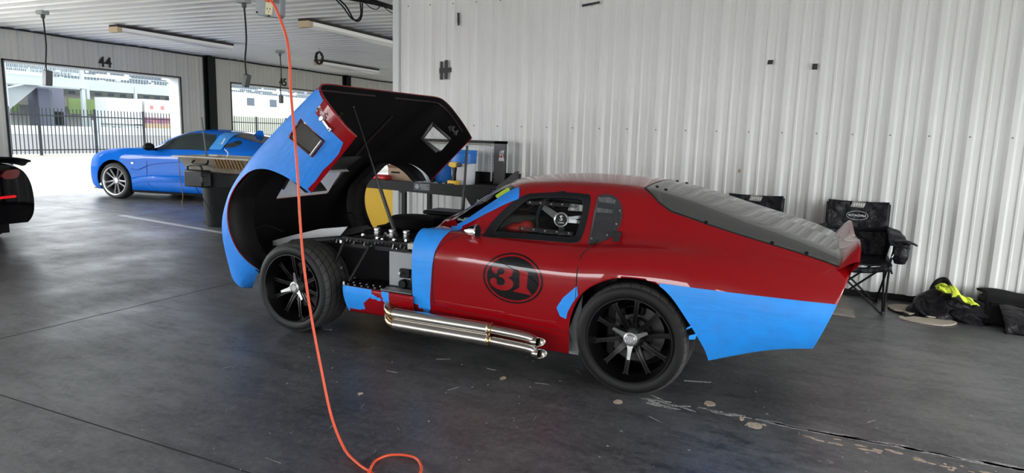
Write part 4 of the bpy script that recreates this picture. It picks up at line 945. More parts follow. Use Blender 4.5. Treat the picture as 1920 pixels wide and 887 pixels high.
# ---------------------------------------------------------------- blue coupe parked by doorway 44
M['blue'] = mat('metallic_blue', (.006, .13, .58), .5, coat=.2, coat_rough=.03, spec=.0)
M['dglass'] = mat('dark_car_glass', (.015, .025, .024), .05, spec=.5)
M['silver'] = mat('silver_alloy', (.50, .50, .52), .32, metal=.8)
M['tyre2'] = mat('plain_tyre_rubber', (.018, .018, .018), .65)
BL = {
 -2.30: [(.03,.42,.24),(.03,.50,.24),(.02,.55,.32),(.02,.56,.48),(.03,.53,.62),(.02,.46,.68),(0,.38,.70),(-.03,.28,.715),(-.05,.15,.72),(-.05,0,.72)],
 -2.15: [(0,.62,.18),(0,.69,.21),(0,.74,.34),(0,.745,.54),(0,.70,.72),(0,.62,.79),(-.01,.50,.80),(-.02,.37,.81),(-.03,.2,.815),(-.03,0,.815)],
 -1.88: [(0,.82,.17),(0,.875,.22),(0,.91,.4),(0,.91,.62),(0,.87,.82),(0,.76,.89),(0,.62,.89),(0,.45,.90),(0,.22,.905),(0,0,.905)],
 -1.4: [(0,.87,.17),(0,.93,.22),(0,.955,.4),(0,.955,.68),(0,.92,.90),(0,.80,.975),(0,.62,.95),(0,.45,.965),(0,.22,.975),(0,0,.975)],
 -.75: [(0,.87,.18),(0,.92,.23),(0,.93,.4),(0,.92,.66),(0,.90,.88),(0,.82,.985),(0,.70,.99),(-.06,.52,1.005),(-.14,.25,1.02),(-.18,0,1.02)],
 -.35: [(0,.87,.18),(0,.92,.23),(0,.925,.4),(0,.915,.66),(0,.90,.87),(0,.83,.975),(0,.74,1.05),(-.05,.62,1.17),(-.16,.3,1.19),(-.20,0,1.20)],
 .10: [(0,.87,.18),(0,.92,.23),(0,.925,.4),(0,.915,.66),(0,.90,.88),(0,.84,.985),(0,.72,1.14),(0,.60,1.31),(-.03,.3,1.345),(-.03,0,1.35)],
 .55: [(0,.87,.18),(0,.92,.23),(0,.925,.4),(0,.915,.66),(0,.91,.89),(0,.85,.99),(0,.72,1.15),(0,.59,1.31),(0,.3,1.345),(0,0,1.35)],
 1.0: [(0,.87,.18),(0,.93,.23),(0,.95,.4),(0,.945,.68),(0,.93,.93),(0,.85,1.01),(0,.72,1.12),(0,.58,1.25),(0,.3,1.285),(0,0,1.29)],
 1.5: [(0,.87,.18),(0,.94,.23),(0,.965,.4),(0,.96,.72),(0,.93,.96),(0,.84,1.04),(0,.72,1.08),(0,.57,1.15),(0,.3,1.17),(0,0,1.175)],
 1.95: [(0,.86,.20),(0,.93,.25),(0,.955,.4),(0,.95,.74),(0,.91,.97),(0,.80,1.03),(0,.70,1.05),(0,.54,1.07),(0,.3,1.075),(0,0,1.08)],
 2.38: [(0,.78,.26),(0,.84,.30),(0,.87,.42),(0,.87,.74),(0,.85,.94),(0,.76,1.05),(0,.65,1.08),(0,.5,1.09),(0,.28,1.09),(0,0,1.09)],
}
def make_car_wheel(name, R, w_, rr, spokes):
    e = bpy.data.objects.new(name, None); COL.objects.link(e); h = w_/2
    MB().lathe([(rr, -h+.01), (rr+.03, -h), (R-.03, -h+.004), (R-.005, -h+.03), (R, -h+.06), (R, h-.06), (R-.03, h), (rr, h-.01)], 56, 'y').build('tyre', M['tyre2'], e, world=False)
    ro = MB().lathe([(rr, -h+.008), (rr+.006, -h+.0), (rr-.008, -h+.004), (rr-.02, -h+.03), (rr-.022, h-.02)], 56, 'y').build('rim', spokes[1], e, world=False)
    sp_ = MB(); yf = -h+.02
    for k in range(5):
        for da in (-.19, .19):
            a = 2*math.pi*k/5+.3; f = lambda u, v, y: (u*math.cos(a)-v*math.sin(a), y, u*math.sin(a)+v*math.cos(a))
            vs = []
            for u, c_, hw in ((.05, .018*np.sign(da), .02), (.14, .035*np.sign(da), .016), (rr-.012, .058*np.sign(da), .020)): vs += [f(u, c_-hw, yf+.03*(1-u/rr)+.012), f(u, c_, yf+.03*(1-u/rr)), f(u, c_+hw, yf+.03*(1-u/rr)+.012), f(u, c_, yf+.05)]
            sp_.add(vs, [(i*4+j, i*4+(j+1) % 4, (i+1)*4+(j+1) % 4, (i+1)*4+j) for i in range(2) for j in range(4)])
    sp_.lathe([(0, yf+.01), (.05, yf+.015), (.065, yf+.03), (.065, yf+.06)], 24, 'y'); sp_.build('spoke', spokes[0], ro, world=False, smooth=30)
    MB().lathe([(rr-.02, .02), (0, .02)], 40, 'y').build('inner_cover', M['matte'], e, world=False)
    return e
def make_car(name, table, label, cat, loc, rz, paint, axles, R, Rarch, wheelkw, arch_z=None, NU=150, trackw=.945):
    root = thing(name, label, cat, loc, rz); S = Surf(table, 0.); n = S.normal(np.array([0.]), np.array([2.]))[0]; OUT[S] = 1. if n[1] < 0 else -1.
    fa = lambda P: np.minimum(*[np.where(np.abs(P[:, 1]) > .55, np.maximum(np.hypot(P[:, 0]-ax, P[:, 2]-R)-Rarch, P[:, 2]-R-Rarch), 1) for ax in axles])
    x0, x1 = S.x[0], S.x[-1]
    def part(nm, m, fld, us, vs, off=0., parent=root, solid=None):
        V, F = S.region(us, vs, fld, off, OUT[S]); mb = MB(); mb.add(V, F); o = mb.build(nm, m, parent, world=False, recalc=False, smooth=50)
        me = o.data; s = sum(p.normal.y*p.center.y+p.normal.z*(p.center.z-.5) for p in list(me.polygons)[::17])
        if s < 0: me.flip_normals()
        if solid: q = o.modifiers.new('solid', 'SOLIDIFY'); q.thickness = solid; q.offset = -1
        return o
    part('body_shell', paint, lambda P, u, v: fa(P), np.linspace(x0, x1, NU), np.linspace(0, 2*S.nv, 150), solid=.01)
    for xe, nm in ((x0, 'front_panel'), (x1, 'tail_panel')):
        ring = S.eval(np.full(41, xe), np.linspace(0, 2*S.nv, 41)); c = ring.mean(0)
        mb = MB().add([tuple(p) for p in ring]+[(c[0]+(.02 if xe > 0 else -.03), 0, c[2])], [(i, i+1, 41) for i in range(40)]+[(40, 0, 41)]); mb.build(nm, paint, root, world=False, smooth=30)
    un = MB().bb((x0+.15, -.60, .14), (x1-.15, .60, .20)); un.bb((x0+.9, -.86, .14), (x1-1.3, .86, .2)); un.build('underbody', M['matte'], root, world=False, smooth=0)
    wm_ = MB()
    for ax in axles:
        for s in (-1, 1):
            wm_.lathe([(Rarch+.02, .58), (Rarch+.02, .88)], 24, 'y', (ax, 0, R), a0=0, a1=math.pi) if s > 0 else wm_.lathe([(Rarch+.02, -.88), (Rarch+.02, -.58)], 24, 'y', (ax, 0, R), a0=0, a1=math.pi)
    wm_.bb((x0+.5, -.575, .2), (x1-.5, -.57, .8)); wm_.bb((x0+.5, .57, .2), (x1-.5, .575, .8)); wm_.build('wheel_well', M['matte'], root, world=False)
    w0 = None
    for ax in axles:
        for s in (-1, 1):
            if w0 is None: w0 = make_car_wheel('wheel', R, wheelkw[0], wheelkw[1], wheelkw[2]); w0.parent = root; o = w0
            else: o = copy_tree(w0, root)
            o.location = (ax, s*(trackw-wheelkw[0]/2), R); o.rotation_euler = (0, .5*ax, 0 if s < 0 else math.pi)
    return root, S, part
bc, SBL, part = make_car('blue_coupe', BL, 'bright blue two-door coupe parked nose-out toward doorway 44', 'car', (-10.89, 9.51, 0), math.radians(10), M['blue'], (-1.405, 1.405), .345, .40, (.25, .262, (M['silver'], M['silver'])))
GW = sm2([(-.62,.985),(-.45,1.08),(-.20,1.20),(.02,1.275),(.25,1.295),(.55,1.275),(.66,1.25),(.70,1.0),(.3,.985),(-.3,.975)], 4)
G2 = sm2([(.90,1.06),(1.12,1.17),(1.20,1.16),(1.24,1.12),(1.15,1.055)], 3)
lft = lambda poly: (lambda P, u, v: np.where(np.abs(P[:, 1]) > .35, sdf_poly(P[:, 0], P[:, 2], poly), -1))
part('side_window', M['dglass'], lft(GW), np.linspace(-.8, .8, 80), np.concatenate([np.linspace(4.5, 8, 70)]), .004); part('rear_side_window', M['dglass'], lft(G2), np.linspace(.8, 1.3, 50), np.linspace(4.5, 8, 70), .004)
part('side_window', M['dglass'], lft(GW), np.linspace(-.8, .8, 50), np.linspace(10, 13.5, 50), .004)
wv = lambda a, b, m: (lambda P, u, v: np.minimum(np.minimum(u-a, b-u), (np.where(v > 9, 18-v, v)-m)*.2))
part('windscreen', M['dglass'], wv(-.72, -.02, 7.15), np.linspace(-.8, .1, 40), np.linspace(6.5, 11.5, 50), .004)
part('rear_window', M['dglass'], wv(.80, 1.62, 7.05), np.linspace(.7, 1.7, 40), np.linspace(6.5, 11.5, 50), .004)
part('roof_panel', mat('matte_blue_roof', (.01, .02, .12), .5), wv(-.02, .80, 7.3), np.linspace(-.05, .85, 30), np.linspace(7, 11, 30), .003) if False else None
mr = MB(); mr.sphere((-.50, -1.02, 1.02), (.09, .11, .075)); mr.bb((-.53, -.95, .95), (-.45, -.86, .99)); mr.sphere((-.50, 1.02, 1.02), (.09, .11, .075)); mr.bb((-.53, .86, .95), (-.45, .95, .99)); mr.build('door_mirror', M['blackm'], bc, world=False)
cr = MB()   # body creases and door line
def onbl(x, z, off=.002):
    vv = np.linspace(1.0, 7, 400); P = SBL.eval(np.full(400, x), vv); i = int(np.argmin(np.abs(P[:, 2]-z))); p = P[i]; return (p[0], p[1]-off, p[2])
MB().tube(smooth_path([onbl(-.62, .93), onbl(-.66, .7), onbl(-.64, .35), onbl(-.55, .26)], 4), .004, 5).build('door_seam', M['dark'], bc, world=False)
MB().tube(smooth_path([onbl(.72, .98), onbl(.80, .7), onbl(.74, .35)], 4), .004, 5).build('door_seam', M['dark'], bc, world=False)
sc = MB(); ps_ = [(-1.0, .40), (-.6, .46), (.1, .475), (.9, .44)]
L1 = [onbl(x, z+.03, .004) for x, z in ps_]; L2 = [onbl(x, z, .028) for x, z in ps_]; L3 = [onbl(x, z-.10, .003) for x, z in ps_]
L2[0] = L1[0]
sc.add(L1+L2+L3, [(i, i+1, 5+i, 4+i) for i in range(3)]+[(4+i, 5+i, 9+i, 8+i) for i in range(3)]); sc.build('side_sculpt', M['blue'], bc, world=False, smooth=50)
MB().tube(smooth_path([onbl(-1.0, .60, 0), onbl(-.85, .58, .012), onbl(-.5, .70, .01), onbl(.4, .78, .006)], 5), .006, 6).build('side_crease', M['blue'], bc, world=False)
bd = MB(); bd.box(onbl(-.97, .70, .006), (.05, .008, .03)); bd.build('wing_badge', M['silver'], bc, world=False)
fn = MB(); fn.prism([(1.02, 1.285), (1.12, 1.37), (1.20, 1.36), (1.22, 1.255)], -.02, .02, lambda a, b, h: (a, h, b)); fn.build('roof_fin', M['blue'], bc, world=False)
nb = MB(); A_ = np.array([.66, 1.02]); f_p = [(.66,1.0),(.74,1.30),(.98,1.30),(.93,1.0)]
part('window_number_sheet', mat('number_sheet_blue', (.05, .32, .80), .5), lambda P, u, v: np.where(P[:, 1] < -.35, sdf_poly(P[:, 0], P[:, 2], f_p), -1), np.linspace(.6, 1.05, 50), np.linspace(4.5, 8, 70), .012)
tn = MB(); a1 = Vector(onbl(.80, 1.10, .02)); b1 = Vector(onbl(.80, 1.22, .02)); upv = (b1-a1).normalized()
add_text(tn, '21', .20, (a1+b1)/2+Vector((.02, -.004, -.01)), (1, 0, 0), upv, .001, .006); tn.build('window_number', M['logo'], bc, world=False, smooth=0)
ld_ = MB().bb((-2.30, -.55, .14), (-2.10, .55, .155)); ld_.build('front_splitter', M['black'], bc, world=False)
# ---------------------------------------------------------------- black sports car, tail toward the room
M['carblack'] = mat('gloss_black_paint', (.004, .004, .005), .4, coat=.6, spec=0.)
CV = {
 -2.26: [(0,.4,.22),(0,.5,.22),(0,.56,.26),(0,.56,.34),(0,.52,.42),(0,.44,.46),(0,.34,.47),(0,.24,.48),(0,.12,.48),(0,0,.48)],
 -1.8: [(0,.84,.16),(0,.89,.2),(0,.92,.34),(0,.92,.54),(0,.88,.70),(0,.76,.74),(0,.6,.70),(0,.45,.71),(0,.22,.73),(0,0,.73)],
 -1.1: [(0,.86,.16),(0,.92,.2),(0,.94,.36),(0,.94,.62),(0,.90,.82),(0,.78,.86),(0,.62,.82),(0,.45,.83),(0,.22,.85),(0,0,.85)],
 -.4: [(0,.86,.16),(0,.90,.2),(0,.91,.36),(0,.90,.6),(0,.88,.78),(0,.78,.88),(0,.70,.92),(-.04,.58,1.0),(-.1,.3,1.03),(-.14,0,1.04)],
 .2: [(0,.86,.16),(0,.90,.2),(0,.91,.36),(0,.91,.6),(0,.89,.8),(0,.80,.9),(0,.66,1.06),(0,.5,1.2),(0,.25,1.225),(0,0,1.23)],
 .8: [(0,.86,.16),(0,.92,.2),(0,.94,.36),(0,.94,.64),(0,.91,.86),(0,.82,.93),(0,.66,1.04),(0,.49,1.15),(0,.25,1.175),(0,0,1.18)],
 1.5: [(0,.86,.18),(0,.92,.23),(0,.945,.38),(0,.945,.68),(0,.90,.89),(0,.80,.95),(0,.66,.99),(0,.48,1.02),(0,.25,1.03),(0,0,1.035)],
 2.0: [(0,.84,.24),(0,.89,.28),(0,.925,.42),(0,.925,.70),(0,.87,.87),(0,.78,.93),(0,.66,.955),(0,.48,.97),(0,.25,.975),(0,0,.98)],
 2.22: [(0,.79,.26),(0,.84,.30),(0,.88,.42),(0,.875,.66),(0,.82,.82),(0,.74,.90),(0,.62,.93),(0,.45,.945),(0,.25,.95),(0,0,.95)],
}
ck, SCV, cpart = make_car('black_sports_car', CV, 'black sports car at the left edge with its tail toward the camera', 'car', (-10.55, 3.86, 0), 0, M['carblack'], (-1.36, 1.31), .345, .40, (.30, .25, (M['rim'], M['rim'])), trackw=.93)
cpart('rear_window', M['dglass'], wv(.5, 1.6, 7.0), np.linspace(.4, 1.7, 30), np.linspace(6.5, 11.5, 40), .004)
cpart('side_window', M['dglass'], lft(sm2([(-.35,.93),(-.1,1.05),(.2,1.14),(.6,1.12),(.85,1.0),(.8,.93),(.2,.92)], 3)), np.linspace(-.5, 1, 50), np.linspace(4.5, 13.5, 130), .004)
spl = MB(); spl.grid(lambda i, j: (2.06+.22*j, (i-.5)*1.74*(1-.03*j), .965+.03*j-.05*abs(2*i-1)**6+(.028 if j > .5 else 0)), 24, 3); spl.build('rear_spoiler', M['black'], ck, world=False, solid=.02)
M['redl'] = mat('tail_lens_red', (.22, .006, .008), .15, coat=.8); M['redr'] = mat('red_reflector_glow', (.85, .01, .015), .3, emit=((1, .01, .015), .35))  # the reflector bar is given a faint glow of its own
for s in (1, -1):
    for yy, w_ in ((.63, .085), (.38, .085)):
        t = MB().prism(sm2([(yy-w_, .80), (yy-w_*.6, .865), (yy+w_*.9, .88), (yy+w_*1.15, .84), (yy+w_*.7, .785), (yy-w_*.5, .775)], 3), 2.18, 2.262, lambda a, b, h, s=s: (h-.05*(a-.4)**2, s*a, b)); t.build('tail_light', M['redl'], ck, world=False)
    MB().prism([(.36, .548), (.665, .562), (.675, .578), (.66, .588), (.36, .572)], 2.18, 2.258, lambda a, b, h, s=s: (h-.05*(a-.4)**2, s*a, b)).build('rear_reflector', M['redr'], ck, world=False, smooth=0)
MB().bb((2.0, -.6, .16), (2.2, .6, .26)).build('rear_diffuser', M['black'], ck, world=False)
vl = MB()
for k in range(5): vl.bb((2.235, -.5+k*.04, .43), (2.25, .5-k*.04, .435))
vl.build('bumper_vent', M['dark'], ck, world=False)
# ---------------------------------------------------------------- ceiling fittings
M['fixt'] = mat('fixture_white', (.70, .70, .66), .45); M['tan'] = mat('tan_end_cap', (.52, .40, .26), .7); M['tube'] = mat('unlit_tube', (.88, .87, .83), .3)
M['fixd'] = mat('fixture_gap_dark', (.02, .016, .014), .8)
def strip_light(x, y0, y1, label):
    t = thing('strip_light', label, 'ceiling light', (x, (y0+y1)/2, 2.96), 0, 'unlit strip lights on the ceiling')
    MB().bb((x-.11, y0, 3.035), (x+.11, y1, 3.075)).build('fixture_gap_shade', M['fixd'], t, smooth=0)  # dark block standing for the shaded gap between fixture and ceiling
    b = MB(); b.prism([(-.105, 3.035), (-.10, 2.985), (-.07, 2.955), (.07, 2.955), (.10, 2.985), (.105, 3.035)], y0, y1, lambda a, z, h: (x+a, h, z)); b.build('wrap_lens', M['tube'], t, smooth=0)
    for yy in (y0-.01, y1-.01): MB().bb((x-.108, yy, 2.95), (x+.108, yy+(.09 if yy < y1-.1 else .02), 3.04)).build('end_cap', M['tan'] if yy < y1-.1 else M['fixt'], t, smooth=0)
strip_light(-10.98, 7.72, 10.18, 'unlit strip light with tan end cap nearest doorway 44')
strip_light(-7.22, 8.12, 10.60, 'unlit strip light nearest the white partition wall')
strip_light(-11.12, 12.95, 15.30, 'unlit strip light beyond the hanging coil of black cable')
M['galv'] = mat('galvanised_grey', (.28, .30, .29), .5, metal=.4); M['plugd'] = mat('dark_grey_plug', (.07, .075, .075), .5)
def drop_cord(x, y, z1, label, tilt, sx):
    t = thing('drop_cord', label, 'power drop', (x, y, z1), 0, 'power drop cords hanging from the ceiling')
    p = MB().bb((x-.075, y-.055, 3.03), (x+.075, y+.055, 3.085)); p.build('ceiling_box', M['galv'], t, smooth=0)
    g = MB().lathe([(.02, 2.97), (.03, 2.985), (.03, 3.03), (.018, 3.035)], 12, 'z', (x, y, 0)); g.build('cord_grip', M['plugd'], t)
    MB().tube(smooth_path([(x, y, 3.03), (x+.012, y+.01, 2.6), (x-.008, y-.006, 2.3), (x, y, z1+.08)], 5), .011, 8).build('cord', M['black'], t)
    R = Matrix.Rotation(tilt, 3, 'Y'); q = MB().box((x, y, z1), (.075*sx, .075*sx, .17*sx), R); q.build('connector', M['plugd'], t, bevel=.012)
drop_cord(-10.85, 6.51, 2.09, 'power cord hanging in front of doorway 44', math.radians(8), 1.35)
drop_cord(-6.98, 6.73, 2.04, 'power cord hanging between doorways 44 and 45', math.radians(18), 1.0)
drop_cord(-10.80, 11.38, 2.05, 'power cord hanging in front of the number 45', 0, 1.0)
cc = MB(); rr = random.Random(4)
for k in range(7):
    a0 = rr.uniform(0, 6); cc.tube([( -9.57+rr.uniform(-.03, .03)+.105*math.cos(a)*.55, 11.2+.105*math.cos(a)*.3, 2.885+.125*math.sin(a)) for a in np.linspace(0, 2*math.pi, 25)[:-1]], .012, 6, closed=True)
cc.tube([(-9.57, 11.2, 3.09), (-9.57, 11.2, 3.0)], .003, 5); tag(cc.build('cable_coil', M['black']), 'coil of black cable hung from the ceiling in front of a strip light', 'cable coil')
bn = MB()
bn.tube(smooth_path([(-5.6, 6.2, 3.03), (-5.35, 6.75, 3.02), (-5.10, 7.05, 2.99), (-5.05, 7.35, 2.98), (-5.12, 7.7, 3.0)], 8), .03, 8)
bn.tube(smooth_path([(-5.3, 6.2, 3.03), (-5.08, 6.9, 3.0), (-5.04, 7.3, 2.98), (-5.10, 7.7, 3.0)], 8), .018, 7)
bn.tube(smooth_path([(-5.42, 6.68, 3.0), (-5.40, 6.82, 2.93), (-5.39, 6.95, 2.80), (-5.35, 7.0, 2.78), (-5.30, 7.0, 2.84), (-5.25, 6.95, 2.98)], 8), .010, 7)
bn.tube(smooth_path([(-5.45, 6.66, 3.0), (-5.43, 6.80, 2.92), (-5.41, 6.93, 2.81), (-5.36, 6.98, 2.79), (-5.30, 6.98, 2.85), (-5.26, 6.92, 2.98)], 8), .009, 7)
bn.tube(smooth_path([(-5.22, 6.95, 2.99), (-5.20, 7.05, 2.94), (-5.14, 7.10, 2.93), (-5.09, 7.1, 2.97)], 6), .006, 6)
bn.tube(smooth_path([(-5.13, 7.2, 2.99), (-5.10, 7.35, 2.93), (-5.06, 7.5, 2.95), (-5.08, 7.6, 3.0)], 6), .006, 6)
tag(bn.build('cable_bundle', M['black']), 'tangled black cables under the ceiling at the top of the partition edge', 'cables')
wc = MB(); pts = [(XF+.06, y, 3.075-.02*abs(math.sin((y-YB)*1.3))) for y in np.arange(5.0, 23, .45)]; wc.tube(smooth_path(pts, 3), .018, 6)
tag(wc.build('wall_conduit', M['black']), 'black cable running along the top of the wall over the doorways', 'cable')
# hanging outlet box and extension cord
M['grey'] = mat('cast_grey_box', (.26, .28, .29), .45, metal=.3, noise=(30, .5, (.2, .21, .22))); M['ivory'] = mat('ivory_outlet', (.74, .70, .44), .4)
ox, oy, oz = -2.435, 2.50, 2.02
ob = thing('outlet_box', 'grey metal outlet box hanging from above with the orange cord plugged in', 'outlet box', (ox, oy, oz), 0)
AX = Vector((.955, .29, .0)).normalized(); FZ = Vector((.29, -.955, -.05)).normalized(); UP = Vector((.02, -.06, 1)).normalized(); T_ = math.radians(-6)
AXr = (AX*math.cos(T_)+UP*math.sin(T_)).normalized(); UPr = AXr.cross(FZ)*-1
if UPr.z < 0: UPr = -UPr
OB = lambda a, b, c: Vector((ox, oy, oz))+AXr*a+UPr*b+FZ*c
b_ = MB(); oct_ = [(-.052,-.058),(-.062,-.044),(-.064,.07),(.060,.07),(.062,-.046),(.050,-.060)]
b_.prism(oct_, -.055, -.006, lambda a, b, h: OB(a*.96, b*.98, h)); b_.build('back_box', M['grey'], ob, bevel=.004)
b_ = MB().prism(oct_, -.004, .008, lambda a, b, h: OB(a, b, h)); b_.build('cover_plate', M['grey'], ob, bevel=.003)
b_ = MB().prism([(-.010,-.050),(.026,-.050),(.026,.052),(-.010,.052)], .004, .012, lambda a, b, h: OB(a, b, h)); rc = b_.build('receptacle', M['ivory'], ob, bevel=.002)
b_ = MB()
for a, b, w_, h_ in ((.0, -.024, .003, .009), (.014, -.024, .003, .009), (.007, -.036, .004, .004)): b_.prism([(a-w_/2, b-h_/2), (a+w_/2, b-h_/2), (a+w_/2, b+h_/2), (a-w_/2, b+h_/2)], .0115, .0128, lambda p, q, h: OB(p, q, h))
b_.build('slot', M['dark'], rc, smooth=0)
for a, b in ((-.052, -.045), (.008, -.056), (.052, .06), (-.05, .06)): MB().cyl(OB(a, b, .006), OB(a, b, .012), .004, n=10).build('cover_screw', M['dark'], ob)
MB().tube(smooth_path([OB(0, .07, -.03), OB(.01, .3, -.03), OB(0, .6, -.03), (ox, oy+.03, 3.09)], 5), .007, 8).build('hanger_cable', M['black'], ob)
ec = MB(); ec.tube([OB(.004, .022, .012), OB(.010, .020, .035), OB(.030, .014, .052)], [.017, .016, .010], 12)
pth = smooth_path([OB(.028, .015, .050), OB(.062, -.015, .058), (-2.295, 2.46, 1.86), (-2.268, 2.45, 1.74), (-2.256, 2.44, 1.61), (-2.221, 2.42, 1.414), (-2.189, 2.40, 1.218), (-2.161, 2.38, .996), (-2.117, 2.35, .803), (-2.055, 2.32, .589), (-1.99, 2.30, .375), (-1.90, 2.265, .15), (-1.80, 2.23, .03), (-1.686, 2.182, .007), (-1.60, 2.15, .007), (-1.53, 2.12, .007), (-1.45, 2.10, .007), (-1.40, 2.16, .010), (-1.41, 2.25, .012), (-1.477, 2.325, .012), (-1.55, 2.335, .010), (-1.615, 2.30, .009), (-1.635, 2.24, .009), (-1.61, 2.18, .022), (-1.59, 2.12, .012), (-1.50, 1.9, .007), (-1.2, 1.5, .007), (-.6, 1.3, .007)], 10)
ec.tube(pth, .0062, 10); tag(ec.build('extension_cord', M['orange'], smooth=60), 'orange extension cord hanging in front of the car and looping on the floor', 'cord')
# ---------------------------------------------------------------- marks on the partition
def tape_strip(poly, lab, y=YW-.0335, grp=None):
    b = MB().prism(poly, y, y-.0015, lambda a, z, h: (a, h, z)); o = b.build('tape_strip', M['decal2'], smooth=0); tag(o, lab, 'tape', grp)
M['decal2'] = mat('black_duct_tape', (.010, .010, .011), .55)
tape_strip([(-3.915,2.805),(-3.885,2.805),(-3.882,2.74),(-3.880,2.69),(-3.888,2.66),(-3.905,2.66),(-3.912,2.70)], 'short black tape strip near the top left of the white partition')
tape_strip([(-4.135,2.26),(-4.095,2.26),(-4.095,2.05),(-4.135,2.05)], 'left upright strip of the black tape H on the partition')
tape_strip([(-4.075,2.275),(-4.03,2.275),(-4.03,2.055),(-4.075,2.055)], 'right upright strip of the black tape H on the partition', y=YW-.0355)
tape_strip([(-4.145,2.185),(-3.98,2.19),(-3.98,2.135),(-4.145,2.125)], 'crossing strip of the black tape H on the partition', y=YW-.0375)
tape_strip([(-2.40,2.792),(-2.205,2.820),(-2.205,2.842),(-2.40,2.818)], 'sloping black tape strip at the top of the partition above the car roof')
tape_strip([(-.503,2.166),(-.455,2.168),(-.450,2.208),(-.498,2.206)], 'left of two small black tape squares high on the partition')
tape_strip([(-.105,2.112),(-.060,2.112),(-.060,2.166),(-.105,2.166)], 'right of two small black tape squares high on the partition')
# ---------------------------------------------------------------- workbench
wb = thing('workbench', 'black steel workbench with raised side guard against the partition', 'workbench', (-3.85, 6.5, 0), 0)
b = MB().bb((-4.75, 6.2, .855), (-2.98, 6.82, .87)); b.build('bench_top', M['blackm'], wb, smooth=0)
b = MB().prism([(-4.75,.885),(-3.9,.885),(-3.05,.885),(-3.02,.76),(-3.34,.757),(-4.75,.79)], 6.185, 6.20, lambda a, z, h: (a, h, z)); b.build('front_apron', M['blackm'], wb, smooth=0)
for sx in (-4.15, -3.19):
    MB().bb((sx-.022, 6.205, 0), (sx+.022, 6.25, .86)).build('leg', M['blackm'], wb, smooth=0)
    MB().bb((sx-.022, 6.74, 0), (sx+.022, 6.79, .86)).build('leg', M['blackm'], wb, smooth=0)
MB().prism([(-3.36,.765),(-3.02,.765),(-3.165,.57),(-3.215,.57)], 6.197, 6.203, lambda a, z, h: (a, h, z)).build('gusset', M['blackm'], wb, smooth=0)
MB().prism([(-4.23,.80),(-4.07,.80),(-4.13,.75),(-4.17,.75)], 6.197, 6.203, lambda a, z, h: (a, h, z)).build('gusset', M['blackm'], wb, smooth=0)
MB().prism([(6.22,.765),(6.79,.765),(6.70,.68),(6.34,.64),(6.26,.60)], -3.04, -3.032, lambda a, z, h: (h, a, z)).build('gusset', M['blackm'], wb, smooth=0)
for x, z in ((-3.205,.735),(-3.175,.735),(-3.205,.64),(-3.175,.64)): MB().cyl((x, 6.20, z), (x, 6.192, z), .008, n=8).build('bolt', M['alum'], wb)
sg = MB(); sg.add([(-3.00, 6.2, .87), (-3.00, 6.78, .87), (-3.00, 6.78, 1.03), (-3.0, 6.70, 1.03), (-3.0, 6.2, .885)], [(0, 1, 2, 3, 4)]); sg.build('side_guard', mat('worn_black_steel', (.03, .03, .03), .4, noise=(14, .7, (.11, .11, .11))), wb, smooth=0, solid=.006)
MB().bb((-4.75, 6.80, .87), (-2.99, 6.815, 1.00)).build('back_splash', M['blackm'], wb, smooth=0)
hp = MB().bb((-3.295, 6.74, .60), (-3.155, 6.78, 1.352)); hp.build('upright_panel', mat('brushed_black_steel', (.045, .042, .042), .4, noise=(8, .6, (.075, .07, .07))), wb, smooth=0)
MB().bb((-4.75, 6.74, 1.325), (-3.155, 6.80, 1.355)).build('top_rail', M['blackm'], wb, smooth=0)
MB().tube([(-4.6, 6.735, 1.312), (-3.36, 6.735, 1.312), (-3.33, 6.735, 1.30)], .009, 8).build('light_tube', mat('dusty_tube', (.35, .33, .28), .5), wb)
MB().bb((-3.335, 6.745, .90), (-3.318, 6.76, 1.30)).build('acrylic_edge', M['logo'], wb, smooth=0)
for k in range(10): MB().bb((-3.318, 6.738, .95+k*.038), (-3.298, 6.742, .955+k*.038)).build('rack_slot', M['galv'], wb, smooth=0)
stk = MB().prism([(-3.235,1.135),(-3.165,1.135),(-3.17,1.165),(-3.18,1.19),(-3.178,1.215),(-3.168,1.255),(-3.19,1.25),(-3.215,1.245),(-3.225,1.225),(-3.222,1.19),(-3.23,1.165)], 6.738, 6.736, lambda a, z, h: (a, h, z)); so_ = stk.build('sticker', M['logo'], wb, smooth=0)
s2 = MB().bb((-3.218, 6.7352, 1.172), (-3.187, 6.7358, 1.196)); s2.build('sticker_print', mat('print_red', (.55, .03, .08), .6), so_, smooth=0)
s3 = MB(); add_text(s3, 'G', .05, (-3.200, 6.7355, 1.222), (1, 0, 0), (0, 0, 1), .0005, .001); s3.build('sticker_letter', M['black'], so_, smooth=0)
lb = MB().bb((-3.995, 6.183, .797), (-3.79, 6.185, .877)); lo = lb.build('label_plate', mat('label_dark', (.05, .055, .06), .5), wb, smooth=0)
s4 = MB().lathe([(0, 0), (.026, 0)], 20, 'y', (-3.955, 6.1825, .84)); add_text(s4, 'WORK', .030, (-3.875, 6.182, .848), (1, 0, 0), (0, 0, 1), .0004) if False else None
for k, (x0, x1, z) in enumerate(((-3.92, -3.80, .862), (-3.92, -3.83, .848), (-3.915, -3.80, .832), (-3.90, -3.81, .816))): s4.bb((x0, 6.182, z-.003), (x1, 6.1826, z+.003))
s4.build('label_print', mat('label_print_grey', (.30, .32, .34), .5), lo, smooth=0)
